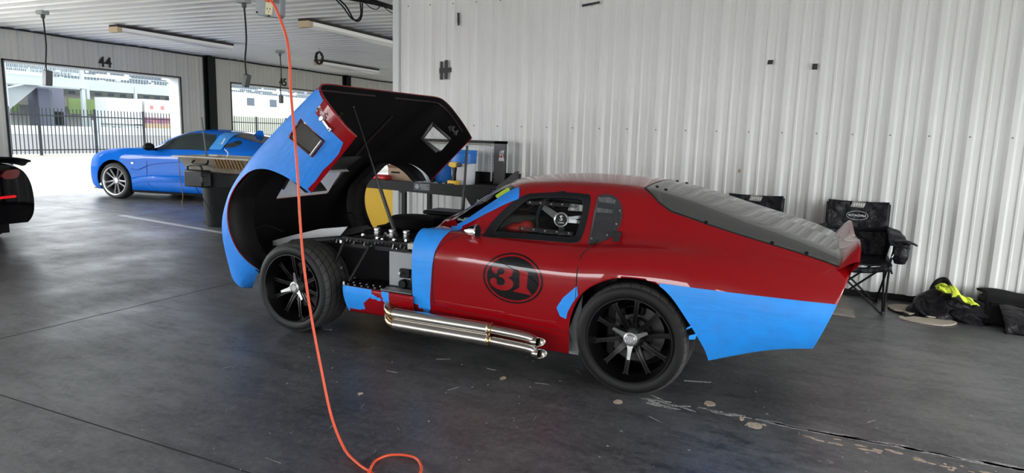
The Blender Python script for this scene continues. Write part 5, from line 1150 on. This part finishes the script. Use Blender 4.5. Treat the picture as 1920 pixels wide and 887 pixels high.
def bucket(x, y, z0, h, r, label, mats, split):
    t = thing('bucket', label, 'bucket', (x, y, z0), 0, 'buckets on the workbench')
    zs = z0+h*split; rm = r*(.88+.12*split)
    MB().lathe([(0, z0+.003), (r*.86, z0), (r*.88, z0+.01), (rm, zs)], 36, 'z', (x, y, 0)).build('bucket_body', mats[0], t)
    MB().lathe([(rm+.001, zs-.002), (rm+.003, zs), (r, z0+h-.05), (r+.006, z0+h-.05), (r+.006, z0+h-.035), (r, z0+h-.03), (r+.004, z0+h), (r-.003, z0+h), (rm-.003, zs)], 36, 'z', (x, y, 0)).build('bucket_rim', mats[1], t)
    MB().tube(smooth_path([(x-r, y, z0+h*.75), (x-r*.8, y-r*.75, z0+h*.6), (x, y-r*1.15, z0+h*.52), (x+r*.8, y-r*.75, z0+h*.6), (x+r, y, z0+h*.75)], 6), .0025, 6).build('handle', M['galv'], t)
bucket(-3.56, 6.52, .87, .375, .145, 'blue-topped white bucket behind the yellow drill on the workbench', (M['bucketw'], M['bucketb']), .62)
bucket(-3.85, 6.62, .87, .36, .14, 'blue bucket half hidden by the raised hood corner', (M['bucketb'], M['bucketb']), .5)
bucket(-4.03, 6.38, .87, .20, .12, 'pale grey tub under the raised hood corner on the workbench', (M['bucketw'], M['bucketw']), .5)
cbx = thing('cardboard_box', 'brown cardboard box seen through the hood wheel arch on the bench', 'box', (-4.35, 6.55, .87), 0)
MB().bb((-4.52, 6.45, .87), (-4.19, 6.72, 1.01)).build('box_body', M['card'], cbx, smooth=0)
MB().add([(-4.52, 6.45, 1.01), (-4.19, 6.45, 1.01), (-4.22, 6.38, 1.05), (-4.49, 6.38, 1.05)], [(0, 1, 2, 3)]).build('box_flap', M['card'], cbx, smooth=0, solid=.004)
MB().bb((-4.48, 6.448, .95), (-4.36, 6.4495, .97)).build('box_print', M['dark'], cbx, smooth=0)
rt = MB().bb((-4.68, 6.30, .872), (-4.46, 6.44, .93)); tag(rt.build('tool_case', M['redp'], bevel=.02), 'red tool case at the left of the cardboard box on the workbench', 'case')
dr = thing('cordless_drill', 'yellow and black cordless drill standing on the workbench', 'drill', (-3.54, 6.30, .87), math.radians(-12))
f_ = lambda pts: sm2(pts, 3)
MB().prism(f_([(-.075,.205),(-.075,.235),(-.05,.25),(.02,.248),(.03,.235),(.03,.20),(-.02,.192)]), -.028, .028, lambda a, z, h: (a, h, z)).build('motor_housing', M['yellow'], dr, world=False, bevel=.006)
MB().prism(f_([(-.04,.20),(.008,.20),(.0,.13),(-.005,.05),(-.045,.05),(-.03,.13)]), -.018, .018, lambda a, z, h: (a, h, z)).build('grip', M['black'], dr, world=False, bevel=.005)
MB().lathe([(.024, .03), (.024, .05), (.018, .08), (.012, .085), (0, .085)], 20, 'x', (0, 0, .222)).build('chuck', M['plugd'], dr, world=False)
MB().bb((-.09, -.035, .002), (.035, .035, .05)).build('battery', M['yellow'], dr, world=False, bevel=.008); MB().bb((-.07, -.037, .0), (.02, .037, .02)).build('battery_base', M['black'], dr, world=False, bevel=.004)
rg = MB(); rr = random.Random(9)
for k in range(9): x = -3.95+k*.035; a = rr.uniform(0, 3); rg.tube([(x, 6.27, .876), (x+.03*math.cos(a), 6.27+.03*math.sin(a), .89), (x+.06*math.cos(a), 6.28, .876)], .006, 6)
tag(rg.build('tool_pile', M['galv']), 'small pile of metal fittings on the workbench front edge', 'fittings', kind='stuff')
pp = MB().bb((-3.52, 6.24, .870), (-3.40, 6.30, .873)); tag(pp.build('paper_sheet', M['logo']), 'white slip of paper beside the drill battery on the workbench', 'paper')
ycb = thing('yellow_cabinet', 'yellow cabinet beyond the end of the partition wall', 'cabinet', (-5.3, 7.55, 0)); MB().bb((-5.75, 7.35, .12), (-5.02, 7.85, .70)).build('cabinet_body', mat('cabinet_yellow', (.82, .50, .01), .45), ycb, bevel=.01)
MB().bb((-5.0, 7.34, .02), (-4.97, 7.38, .69)).build('corner_post', M['logo'], ycb); MB().bb((-5.75, 7.38, 0), (-5.02, 7.82, .12)).build('plinth', M['black'], ycb); MB().bb((-5.74, 7.342, .66), (-5.03, 7.352, .69)).build('top_edge', M['yellow'], ycb)
# ---------------------------------------------------------------- rubbish bin with a wash trough on it
M['bin'] = mat('grey_black_bin', (.014, .015, .017), .55, noise=(6, .5, (.03, .031, .033)), spec=.3)
tx0, ty0 = -7.80, 7.02
tb = thing('rubbish_bin', 'dark grey round rubbish bin beside the blue car', 'bin', (tx0, ty0, 0))
MB().lathe([(0, .01), (.24, .0), (.255, .02), (.285, .55), (.30, .58), (.325, .585), (.325, .76), (.33, .78), (.30, .78), (.29, .6)], 40, 'z', (tx0, ty0, 0)).build('bin_body', M['bin'], tb)
MB().lathe([(.287, .555), (.30, .56), (.30, .575), (.287, .58)], 40, 'z', (tx0, ty0, 0), closed=True).build('bin_band', M['black'], tb)
for s in (-1, 1): MB().tube(smooth_path([(tx0+s*.31, ty0-.08, .66), (tx0+s*.38, ty0-.07, .66), (tx0+s*.38, ty0+.07, .66), (tx0+s*.31, ty0+.08, .66)], 4), .014, 8).build('handle', M['black'], tb)
for dx, dy in ((-.22, -.10), (.2, -.15), (0, .22)): MB().cyl((tx0+dx*1.1, ty0+dy*1.1-.02, .03), (tx0+dx*1.1, ty0+dy*1.1+.02, .03), .035, n=14).build('wheel', M['black'], tb)
M['trough'] = mat('weathered_trough', (.26, .25, .23), .55, noise=(5, .9, (.20, .13, .06)))
tt = thing('wash_trough', 'weathered tan plastic trough lying across the rubbish bin', 'trough', (tx0+.10, ty0, .785))
def frustum(mb, x0, x1, y0, y1, z0, z1, ins):
    a = [(x0+ins, y0+ins, z0), (x1-ins, y0+ins, z0), (x1-ins, y1-ins, z0), (x0+ins, y1-ins, z0), (x0, y0, z1), (x1, y0, z1), (x1, y1, z1), (x0, y1, z1)]
    return mb.add(a, [(3, 2, 1, 0), (0, 1, 5, 4), (1, 2, 6, 5), (2, 3, 7, 6), (3, 0, 4, 7)])
g_ = MB(); frustum(g_, -8.35, -7.02, 6.72, 7.36, .785, .985, .10); g_.build('trough_tub', M['trough'], tt, smooth=0, solid=.012)
rm_ = MB()
for a_, b_2 in (((-8.42, 6.68, .98), (-6.95, 6.73, 1.0)), ((-8.42, 7.35, .98), (-6.95, 7.40, 1.0)), ((-8.42, 6.73, .98), (-8.34, 7.35, 1.0)), ((-7.03, 6.73, .98), (-6.95, 7.35, 1.0))): rm_.bb(a_, b_2)
rm_.bb((-8.36, 6.73, .985), (-7.0, 7.36, .992)); rm_.build('trough_lid', mat('tan_lid', (.40, .38, .31), .6, noise=(5, .7, (.36, .31, .22))), tt, smooth=0)
rbb = MB()
for k in range(9): rbb.add([(-7.62+k*.06, 6.715+.05, .85), (-7.60+k*.06, 6.715+.05, .85), (-7.60+k*.06, 6.712, .975), (-7.62+k*.06, 6.712, .975)], [(0, 1, 2, 3)])
rbb.build('trough_rib', mat('rusty_rib', (.30, .18, .06), .7), tt, smooth=0, solid=.012)
hr = MB().tube(smooth_path([(-7.98, 6.70, .95), (-7.98, 6.66, .90), (-7.72, 6.66, .90), (-7.72, 6.70, .95)], 4), .014, 8); hr.build('handle', M['black'], tt)
tl = thing('grey_clamp', 'small grey clamp lying on the trough lid', 'clamp', (-7.85, 6.95, 1.0)); MB().bb((-7.93, 6.90, 1.0), (-7.76, 6.98, 1.03)).build('clamp_body', M['galv'], tl, bevel=.006); MB().tube(smooth_path([(-7.62, 6.94, 1.0), (-7.60, 6.94, 1.06), (-7.66, 6.94, 1.11)], 4), .008, 6).build('clamp_hook', M['logo'], tl)
aw = MB().tube([(-7.93, 6.86, 1.0), (-7.97, 6.84, 1.55)], .011, 8); tag(aw.build('upright_rod', M['plugd']), 'thin dark rod standing up from the trough', 'rod')
hx = thing('black_case', 'small black case hooked on the front of the rubbish bin', 'case', (-7.84, 6.60, .6)); MB().bb((-8.00, 6.52, .585), (-7.64, 6.68, .82)).build('case_body', M['black'], hx, bevel=.02)
MB().tube(smooth_path([(-7.95, 6.56, .80), (-7.93, 6.55, .88), (-7.70, 6.55, .88), (-7.68, 6.56, .80)], 4), .013, 8).build('handle', M['black'], hx); MB().bb((-7.66, 6.50, .66), (-7.60, 6.56, .74)).build('case_clip', M['black'], hx, bevel=.008)
wr_ = MB().tube(smooth_path([(-7.80, 6.55, .58), (-7.78, 6.62, .45), (-7.72, 6.70, .25), (-7.66, 6.72, .1)], 5), .006, 6); tag(wr_.build('hanging_lead', M['black']), 'thin black lead hanging down the front of the bin', 'cord')
sp_ = MB().tube(smooth_path([(-8.40, 6.78, .97), (-8.41, 6.80, .6), (-8.40, 6.82, .40), (-8.46, 6.84, .28), (-8.42, 6.85, .20)], 6), .007, 6, flat=.4); tag(sp_.build('tan_strap', M['card']), 'thin tan strap hanging from the left end of the trough', 'strap')
# ---------------------------------------------------------------- folding chairs
def make_chair():
    t = thing('camping_chair', 'black folding camping chair in front of the partition, right of the car tail', 'chair', (0, 0, 0), 0, 'folding camping chairs by the partition')
    lg = lambda a, b, r=.009: MB().tube([a, b], r, 8).build('leg', M['blackm'], t, world=False)
    FL, FR, BL_, BR = (-.24, -.24, .0), (.24, -.24, .0), (-.22, .24, .0), (.22, .24, .0)
    lg(FL, (.25, -.20, .44)); lg(FR, (-.25, -.20, .44)); lg(BL_, (.25, .20, .44)); lg(BR, (-.25, .20, .44))
    lg(FL, (-.25, .22, .42)); lg(BL_, (-.25, -.20, .44)); lg(FR, (.25, .22, .42)); lg(BR, (.25, -.20, .44))
    for x in (-.25, .25):
        MB().tube([(x, -.22, .02), (x*1.02, -.215, .45), (x*1.10, -.23, .60)], .009, 8).build('arm_post', M['blackm'], t, world=False)
        MB().tube([(x, .20, .36), (x*1.02, .30, .90)], .009, 8).build('back_post', M['blackm'], t, world=False)
    for p in (FL, FR, BL_, BR): MB().lathe([(0, 0), (.02, 0), (.018, .02), (.012, .035), (0, .035)], 12, 'z', p).build('foot', M['black'], t, world=False)
    rr = random.Random(2)
    seat = MB().grid(lambda u, v: ((u-.5)*.54*(1+.02*v), -.25+v*.48, .44-.045*math.sin(math.pi*u)*math.sin(math.pi*min(1, v+.15))-.015*math.sin(u*9+v*3)*.4), 20, 16); seat.build('seat', M['fabric'], t, world=False, solid=.01)
    seat2 = MB().grid(lambda u, v: ((u-.5)*.54, -.25-.004*v, .44-.045*math.sin(math.pi*u)-v*.05), 20, 2); seat2.build('seat_skirt', M['fabric'], t, world=False, solid=.006)
    def bk(u, v):
        w_ = .50 if v > .5 else .50+.04*(1-v*2); z = .40+v*.52; y = .20+.10*v+.045*math.sin(math.pi*u)*(1-v*.7)+.004*math.sin(u*23+v*9)*math.sin(v*17)
        return ((u-.5)*w_, y, z-.008*math.sin(math.pi*u)*v)
    MB().grid(bk, 36, 30).build('backrest', M['fabric'], t, world=False, solid=.012)
    st = MB().grid(lambda u, v: (bk(u, .52)[0]*1.02, bk(u, .52)[1]-.012, .655+v*.035-.012*math.sin(math.pi*u)), 24, 1); st.build('back_strap', M['strap'], t, world=False, solid=.003)
    # printed oval and tag
    def onb(x, z, off=.009): u = x/.5+.5; v = (z-.40)/.52; p = bk(u, v); return Vector((x, p[1]-off, z))
    ring = MB(); cx, cz = .0, .785
    ring.tube([onb(cx+.088*math.cos(a), cz+.040*math.sin(a)) for a in np.linspace(0, 2*math.pi, 41)[:-1]], .0045, 6, closed=True, flat=.4)
    p0 = onb(cx, cz); q0 = onb(cx, cz+.02); up_ = (q0-p0).normalized(); vs, fs = text_mb('ROYALDALE', .026, .0008, .0006)
    ring.add([onb(cx+v[0]*1.0, cz+v[1]*1.0, .0095+v[2]) for v in vs], fs); ring.build('oval_print', M['logo'], t, world=False, smooth=0)
    tg = MB().add([onb(x, z, .0095) for x, z in ((-.062, .862), (.045, .857), (.062, .905), (-.048, .912))], [(0, 1, 2, 3)]); tg.build('back_tag', mat('tag_grey', (.33, .31, .29), .6), t, world=False, smooth=0, solid=.002)
    tw = MB()
    for k in range(5): x = -.04+k*.02; tw.add([onb(x, .87, .0115), onb(x+.01, .87, .0115), onb(x+.014, .895, .0115), (onb(x+.004, .895, .0115))], [(0, 1, 2, 3)])
    tw.build('tag_print', M['logo'], t, world=False, smooth=0)
    for s in (-1, 1):
        ar = MB().grid(lambda u, v, s=s: (s*(.235+.10*v+.05*u*v), .26-u*.52, (.70 if u < .3 else .70-(u-.3)*.14)-.02*v-.05*max(0, .35-u)*v+.01*math.sin(u*14)), 18, 5)
        ar.build('armrest', M['fabric'], t, world=False, solid=.014)
        sd = MB().grid(lambda u, v, s=s: (s*(.255-.02*v+.03*math.sin(3.14*u)*(1-v)), .25-u*(.40-.15*v), (.69-.05*u)*(1-v)+.44*v), 14, 8); sd.build('side_panel', M['fabric'], t, world=False, solid=.006)
    # cup holder on the right arm
    ch = MB().lathe([(.055, .0), (.062, -.03), (.058, -.12), (.04, -.165), (0, -.17)], 20, 'z', (.325, -.20, .615)); ch.tube([(.325+.06*math.cos(a), -.20+.06*math.sin(a), .617) for a in np.linspace(0, 6.28, 19)[:-1]], .006, 6, closed=True); ch.build('cup_holder', M['fabric'], t, world=False)
    fl2 = MB().grid(lambda u, v: (.27+u*.165, -.24+v*.10, .632-.02*u+.02*math.sin(u*3)), 8, 4); fl2.build('arm_flap', M['fabric'], t, world=False, solid=.012)
    MB().tube([(.262, -.225, .50), (.285, -.22, .56), (.305, -.215, .62)], .007, 6).build('arm_bolt', M['alum'], t, world=False)
    MB().add([(.245, -.23, .43), (.262, -.23, .43), (.285, -.23, .36), (.268, -.23, .36)], [(0, 1, 2, 3)]).build('strap_end', M['strap'], t, world=False, smooth=0, solid=.002)
    return t
c1 = make_chair(); c1.location = (.395, 6.54, 0)
c2 = copy_tree(c1); c2.location = (-.495, 6.54, 0); c2['label'] = 'black folding camping chair mostly hidden behind the coupe rear window'
# ---------------------------------------------------------------- things on the floor at the right
def heap(name, m, label, cat, c, r, seed, amp=.25, n=60, mm_=34, pw=1.0, freq=(3, 5)):
    rr = random.Random(seed); ph = [(rr.uniform(0, 6), rr.randint(*freq), rr.randint(2, 6), rr.uniform(.3, 1)) for _ in range(9)]
    def f(i, j):
        a = 2*math.pi*i; t = j*math.pi/2; k = 1+amp*sum(w_*math.sin(q*a+ph_+p_*t*1.7)*math.cos(t) for ph_, q, p_, w_ in ph)/5
        x = c[0]+r[0]*k*math.cos(t)**pw*math.cos(a); y = c[1]+r[1]*k*math.cos(t)**pw*math.sin(a); z = c[2]+r[2]*math.sin(t)*(1+amp*.5*math.sin(3*a+ph[0][0]+2*t))+.012*math.sin(5*a+4*t+ph[1][0])*math.cos(t)*math.sin(t)
        return (x, y, max(z, c[2]))
    o = MB().grid(f, n, mm_).build(name, m, smooth=60); return tag(o, label, cat) if label else o
bg_ = thing('duffel_bag', 'black nylon duffel bag slumped on the floor by the partition', 'bag', (1.15, 6.58, 0))
for c, r, sd in (((1.12, 6.60, 0), (.26, .22, .20), 5), ((1.30, 6.52, 0), (.20, .17, .15), 8), ((1.12, 6.72, .05), (.13, .11, .22), 12), ((.96, 6.52, 0), (.13, .13, .12), 3)):
    o = heap('bag_body', M['bag'], None, None, c, r, sd, amp=.35); o.parent = bg_; o.matrix_parent_inverse = Matrix.Translation((-1.15, -6.58, 0))
hv = MB()
def hvf(u, v):
    x = 1.00+u*.30+.03*math.sin(v*5); y = 6.36+v*.20-.04*u; z = .15+.105*math.sin(.5+v*2.2)*math.exp(-((u-.25)/.45)**2)+.03*(1-u)+.016*math.sin(u*15+v*6)+.01*math.sin(v*21)
    return (x, y, z)
keep_poly = sm2([(.0,.35),(.22,.95),(.42,.85),(.60,.55),(.95,.80),(1.0,.65),(.78,.42),(1.0,.12),(.9,.0),(.6,.15),(.45,-.05),(.3,.2),(.15,.12)], 3)
for a in range(60):
    for b2 in range(40):
        if sdf_poly(np.array([(a+.5)/60]), np.array([(b2+.5)/40]), keep_poly)[0] >= 0: hv.add([hvf(a/60, b2/40), hvf((a+1)/60, b2/40), hvf((a+1)/60, (b2+1)/40), hvf(a/60, (b2+1)/40)], [(0, 1, 2, 3)])
hvo = hv.build('hi_vis_shirt', M['hiviz'], smooth=60, solid=.006); tag(hvo, 'fluorescent yellow cloth crumpled on top of the black bag', 'cloth')
bm_ = bmesh.new(); bm_.from_mesh(hvo.data); bmesh.ops.remove_doubles(bm_, verts=bm_.verts, dist=1e-5); bm_.to_mesh(hvo.data); bm_.free()
M['mat2'] = mat('tan_floor_mat', (.46, .40, .33), .9, noise=(30, .4, (.38, .33, .27)))
b = MB().prism(sm2([(.70,6.62),(.82,6.74),(.93,6.72),(1.05,6.60),(1.10,6.42),(.98,6.36),(.90,6.45),(.84,6.36),(.80,6.46),(.74,6.46)], 2), .016, .024); tag(b.build('foam_mat', M['mat2'], smooth=0), 'tan foam mat piece by the bag, upper of the two', 'mat')
b = MB().prism(sm2([(.755,6.25),(.80,6.36),(.95,6.36),(1.10,6.40),(1.17,6.36),(1.165,6.29),(1.06,6.17),(.90,6.17)], 2), .001, .010); tag(b.build('foam_mat', M['mat2'], smooth=0), 'tan foam mat piece by the bag, lower of the two nearest the camera', 'mat')
b = MB().prism([(.70,6.60),(.77,6.45),(.80,6.30),(.84,6.33),(.90,6.40),(1.05,6.55),(.8,6.68)], .001, .015); tag(b.build('foam_mat', M['matte'], smooth=0), 'black foam mat sandwiched under the upper tan mat piece', 'mat')
tp = [(.300,6.86),(.385,6.83),(.42,6.20),(.418,6.085),(.245,6.085)]; lf = []
for k in range(9):
    t = k/9; lf += [(.245+.055*t-.012, 6.10+.74*t), (.245+.055*t+.006, 6.13+.74*t)]
b = MB().prism(tp[:4]+lf, .001, .012); tag(b.build('foam_mat', mat('grey_tan_mat', (.33, .30, .26), .9, noise=(18, .8, (.24, .21, .18))), smooth=0), 'grey-tan toothed-edge floor mat strip beside the car tail', 'mat')
fr2 = thing('folded_tarp', 'black folded tarp lying on the floor at the right edge', 'tarp', (1.8, 6.6, 0))
b = MB().grid(lambda u, v: (1.39+u*.9+.02*math.sin(v*5), 6.88-.5*v+.0*u, .205*(1-v**6*.9)+.012*math.sin(u*12+v*4)*(1-v)), 30, 16); b.build('tarp_top', M['matte'], fr2, solid=.02)
b = MB().grid(lambda u, v: (1.47+u*.8, 6.45-.28*v+.01*math.sin(u*20), .16*(1-v)**.5+.008*math.sin(u*23)), 30, 10); b.build('tarp_fold', M['bag'], fr2, solid=.02)
MB().bb((1.40, 6.45, .0), (2.3, 6.87, .18)).build('tarp_core', M['matte'], fr2, bevel=.03)
# floor litter by the doors
dst = MB().bb((-7.6, 6.9, .0005), (-9.2, 8.1, .0015)) if False else None
# ---------------------------------------------------------------- outside
M['fence'] = mat('dark_fence_paint', (.022, .028, .032), .6, spec=.2)
XFE = -29.6
fe = thing('picket_fence', 'dark metal picket fence running across the yard outside', 'fence', (XFE, 20, 0))
ypost = [16.0+2.39*k-.0 for k in range(-3, 13)]
ypost = [17.28+2.38*k for k in range(-4, 13)]
for k in range(len(ypost)-1):
    a, b = ypost[k], ypost[k+1]
    MB().bb((XFE-.04, a-.04, 0), (XFE+.04, a+.04, 2.0)).build('fence_post', M['fence'], fe, smooth=0)
    p = MB(); n = 15
    for i in range(1, n): y = a+(b-a)*i/n; p.bb((XFE-.012, y-.014, .05), (XFE+.012, y+.014, 1.97))
    for z in (.22, 1.66): p.bb((XFE-.02, a, z-.025), (XFE+.02, b, z+.025))
    p.build('picket_panel', M['fence'], fe, smooth=0)
XG = -100.
M['paleg'] = mat('pale_steel', (0.385, 0.438, 0.455), .8); M['seat'] = mat('seat_grey', (0.105, 0.131, 0.158), .9); M['conc'] = mat('stand_concrete', (0.525, 0.551, 0.542), .9)
M['hedge'] = mat('hedge_green', (0.149, 0.228, 0.0875), .9, noise=(.6, .6, (.14, .17, .07))); M['booth'] = mat('booth_grey', (0.0788, 0.0875, 0.123), .8)
gs = thing('grandstand', 'pale grandstand rising across the background outside the doorways', 'grandstand', (XG-10, 100, 0))
st = MB()
for k in range(44):
    x = XG-4-k*.62; z = 7.4+k*.36; st.bb((x-.64, 40, z-.4), (x, 190, z))
st.build('stand_steps', M['conc'], gs, smooth=0)
MB().bb((XG-4.0, 40, 6.3), (XG-3.6, 190, 7.9)).build('stand_fascia', M['paleg'], gs, smooth=0)
MB().bb((XG-30, 40, 0), (XG-12, 190, 6.9)).build('stand_back', M['conc'], gs, smooth=0)
sm = MB(); rr = random.Random(12)
for k in range(22):
    x = XG-4.35-k*.62; z = 7.4+k*.36; y = 45.
    while y < 150:
        L = rr.uniform(1.5, 7)
        if rr.random() < .7:
            yy = y
            while yy < y+L: sm.bb((x-.12, yy, z), (x+.12, yy+.42, z+.33)); yy += .62
        y += L+rr.uniform(.2, 1.2)
so2 = sm.build('stand_seats', M['seat'], gs, smooth=0, recalc=False); so2['kind'] = 'stuff'
rl = MB(); y = 42.
while y < 190: rl.bb((XG-3.65, y, 7.9), (XG-3.6, y+.06, 8.7)); y += .5
rl.bb((XG-3.66, 40, 8.65), (XG-3.58, 190, 8.75)); rl.build('stand_railing', M['paleg'], gs, smooth=0)
for y in (52.5, 61.2, 68, 76, 84, 92, 100, 108, 116, 124): MB().bb((XG-3.9, y-.22, 0), (XG-3.5, y+.22, 7.4)).build('stand_column', M['paleg'], gs, smooth=0)
for k in range(30): y = 62+k*2.1; MB().bb((XG-5.5, y, 5.6), (XG-5.4, y+1.0, 6.1)).build('stand_bracket', M['seat'], gs, smooth=0)
ub = MB(); ub.bb((XG-8, 40, 3.7), (XG-7.6, 190, 6.0)); ub.build('stand_underside', mat('pale_beige', (0.438, 0.438, 0.411), .9), gs, smooth=0)
bt_ = thing('ticket_booth', 'dark grey booth with a door under the grandstand', 'booth', (XG+1, 60, 0))
MB().bb((XG-2, 58.3, 0), (XG+.4, 59.8, 5.9)).build('booth_side', M['booth'], bt_, smooth=0); MB().bb((XG-2.5, 59.8, 0), (XG-1.8, 63.2, 6.2)).build('booth_wall', mat('booth_light', (0.149, 0.158, 0.21), .8), bt_, smooth=0)
MB().bb((XG-1.8, 61.0, .9), (XG-1.7, 62.9, 2.8)).build('booth_window', M['dark'], bt_, smooth=0); MB().bb((XG+.0, 59.8, 0), (XG+.1, 60.4, 5.8)).build('booth_door', M['seat'], bt_, smooth=0)
stp = thing('stair_truss', 'pale steel stair frame beside the dark booth', 'stairs', (XG+2, 57, 0))
for y in (53.4, 63.7): MB().bb((XG+1.6, y-.25, 0), (XG+2.0, y+.25, 12)).build('stair_column', M['paleg'], stp, smooth=0)
MB().bb((XG+1.5, 52.5, 6.2), (XG+2.1, 64.5, 7.2)).build('stair_beam', M['paleg'], stp, smooth=0)
rr_ = MB()
for k in range(44): rr_.bb((XG+1.7, 53+k*.25, 7.9), (XG+1.75, 53.06+k*.25, 9.4))
rr_.bb((XG+1.65, 52.8, 9.3), (XG+1.8, 64, 9.45)); rr_.build('stair_railing', M['paleg'], stp, smooth=0)
MB().prism([(53.5, 2.2), (58.0, 6.1), (58.0, 6.7), (53.5, 5.4)], XG-1, XG+1.0, lambda a, b, h: (h, a, b)).build('stair_flight', mat('stair_grey', (0.298, 0.333, 0.35), .8), stp, smooth=0)
for a, b in ((54.2, 57.6), (64.5, 69.6), (70.7, 76), (83.5, 86.5), (92, 100.5)): MB().bb((XG-3.2, a, 2.6), (XG-3.0, b, 4.9)).build('green_hedge', M['hedge'], gs, smooth=0)
ctn = thing('container', 'pale white container standing outside beyond the fence', 'container', (XG+6, 70, 0))
MB().bb((XG+4.5, 63.6, 1.3), (XG+7, 69.2, 5.0)).build('container_body', mat('container_white', (0.507, 0.542, 0.542), .7), ctn, smooth=0); MB().bb((XG+4.5, 63.6, .4), (XG+7, 69.2, 1.1)).build('container_skirt', M['paleg'], ctn, smooth=0)
for y in (64.5, 65.3, 68.2): MB().cyl((XG+7.05, y, .42), (XG+7.0, y+.01, .42), .45, n=16).build('wheel', M['dark'], ctn)
trl = thing('trailer', 'white trailer with red and blue lower stripe beyond the fence', 'trailer', (XG+6, 74, 0))
MB().bb((XG+4.6, 69.6, 2.4), (XG+7, 75.4, 5.1)).build('trailer_body', mat('trailer_white', (0.542, 0.542, 0.542), .7), trl, smooth=0)
for k in range(3):
    MB().bb((XG+7.0, 69.9+k*1.85, 2.9), (XG+7.05, 71.5+k*1.85, 4.8)).build('trailer_panel', mat('panel_white', (0.63, 0.63, 0.63), .7), trl, smooth=0); MB().bb((XG+7.05, 70.4+k*1.85, 3.6), (XG+7.08, 71.0+k*1.85, 4.2)).build('panel_print', mat('print_pink', (0.438, 0.193, 0.193), .8), trl, smooth=0)
MB().bb((XG+4.6, 69.6, 1.5), (XG+7.02, 75.4, 2.4)).build('trailer_stripe', mat('stripe_redblue', (0.385, 0.14, 0.14), .8, noise=(1.2, 1., (.07, .08, .2))), trl, smooth=0)
MB().bb((XG+4.6, 69.6, 0), (XG+7.01, 75.4, 1.5)).build('trailer_base', mat('base_orange', (0.42, 0.315, 0.21), .8), trl, smooth=0)
wb2 = thing('white_building', 'white flat building with two grey windows seen through doorway 45', 'building', (XG, 100, 0))
MB().bb((XG-2, 92.5, 3.4), (XG+1, 122, 7.4)).build('building_wall', mat('building_white', (0.56, 0.578, 0.578), .8), wb2, smooth=0); MB().bb((XG-2, 92.5, 0), (XG+1, 122, 3.4)).build('building_base', mat('base_pale', (0.438, 0.455, 0.385), .8), wb2, smooth=0)
for y in (95.4, 101.2): MB().bb((XG+1, y, 5.4), (XG+1.05, y+1.8, 6.8)).build('building_window', M['seat'], wb2, smooth=0)
kw = MB().bb((-75, 30, 0), (-74.6, 66, .9)); 
tag(kw.build('low_barrier', M['conc'], smooth=0), 'long low pale concrete barrier across the asphalt outside', 'barrier')
tp_ = thing('utility_post', 'short grey-green utility post standing beyond the picket fence', 'post', (-40, 26.6, 0)); MB().bb((-40.1, 26.5, 0), (-39.9, 26.75, .9)).build('post_body', M['paleg'], tp_, smooth=0); MB().bb((-40.14, 26.42, .9), (-39.86, 26.83, 1.55)).build('post_box', M['paleg'], tp_, smooth=0)
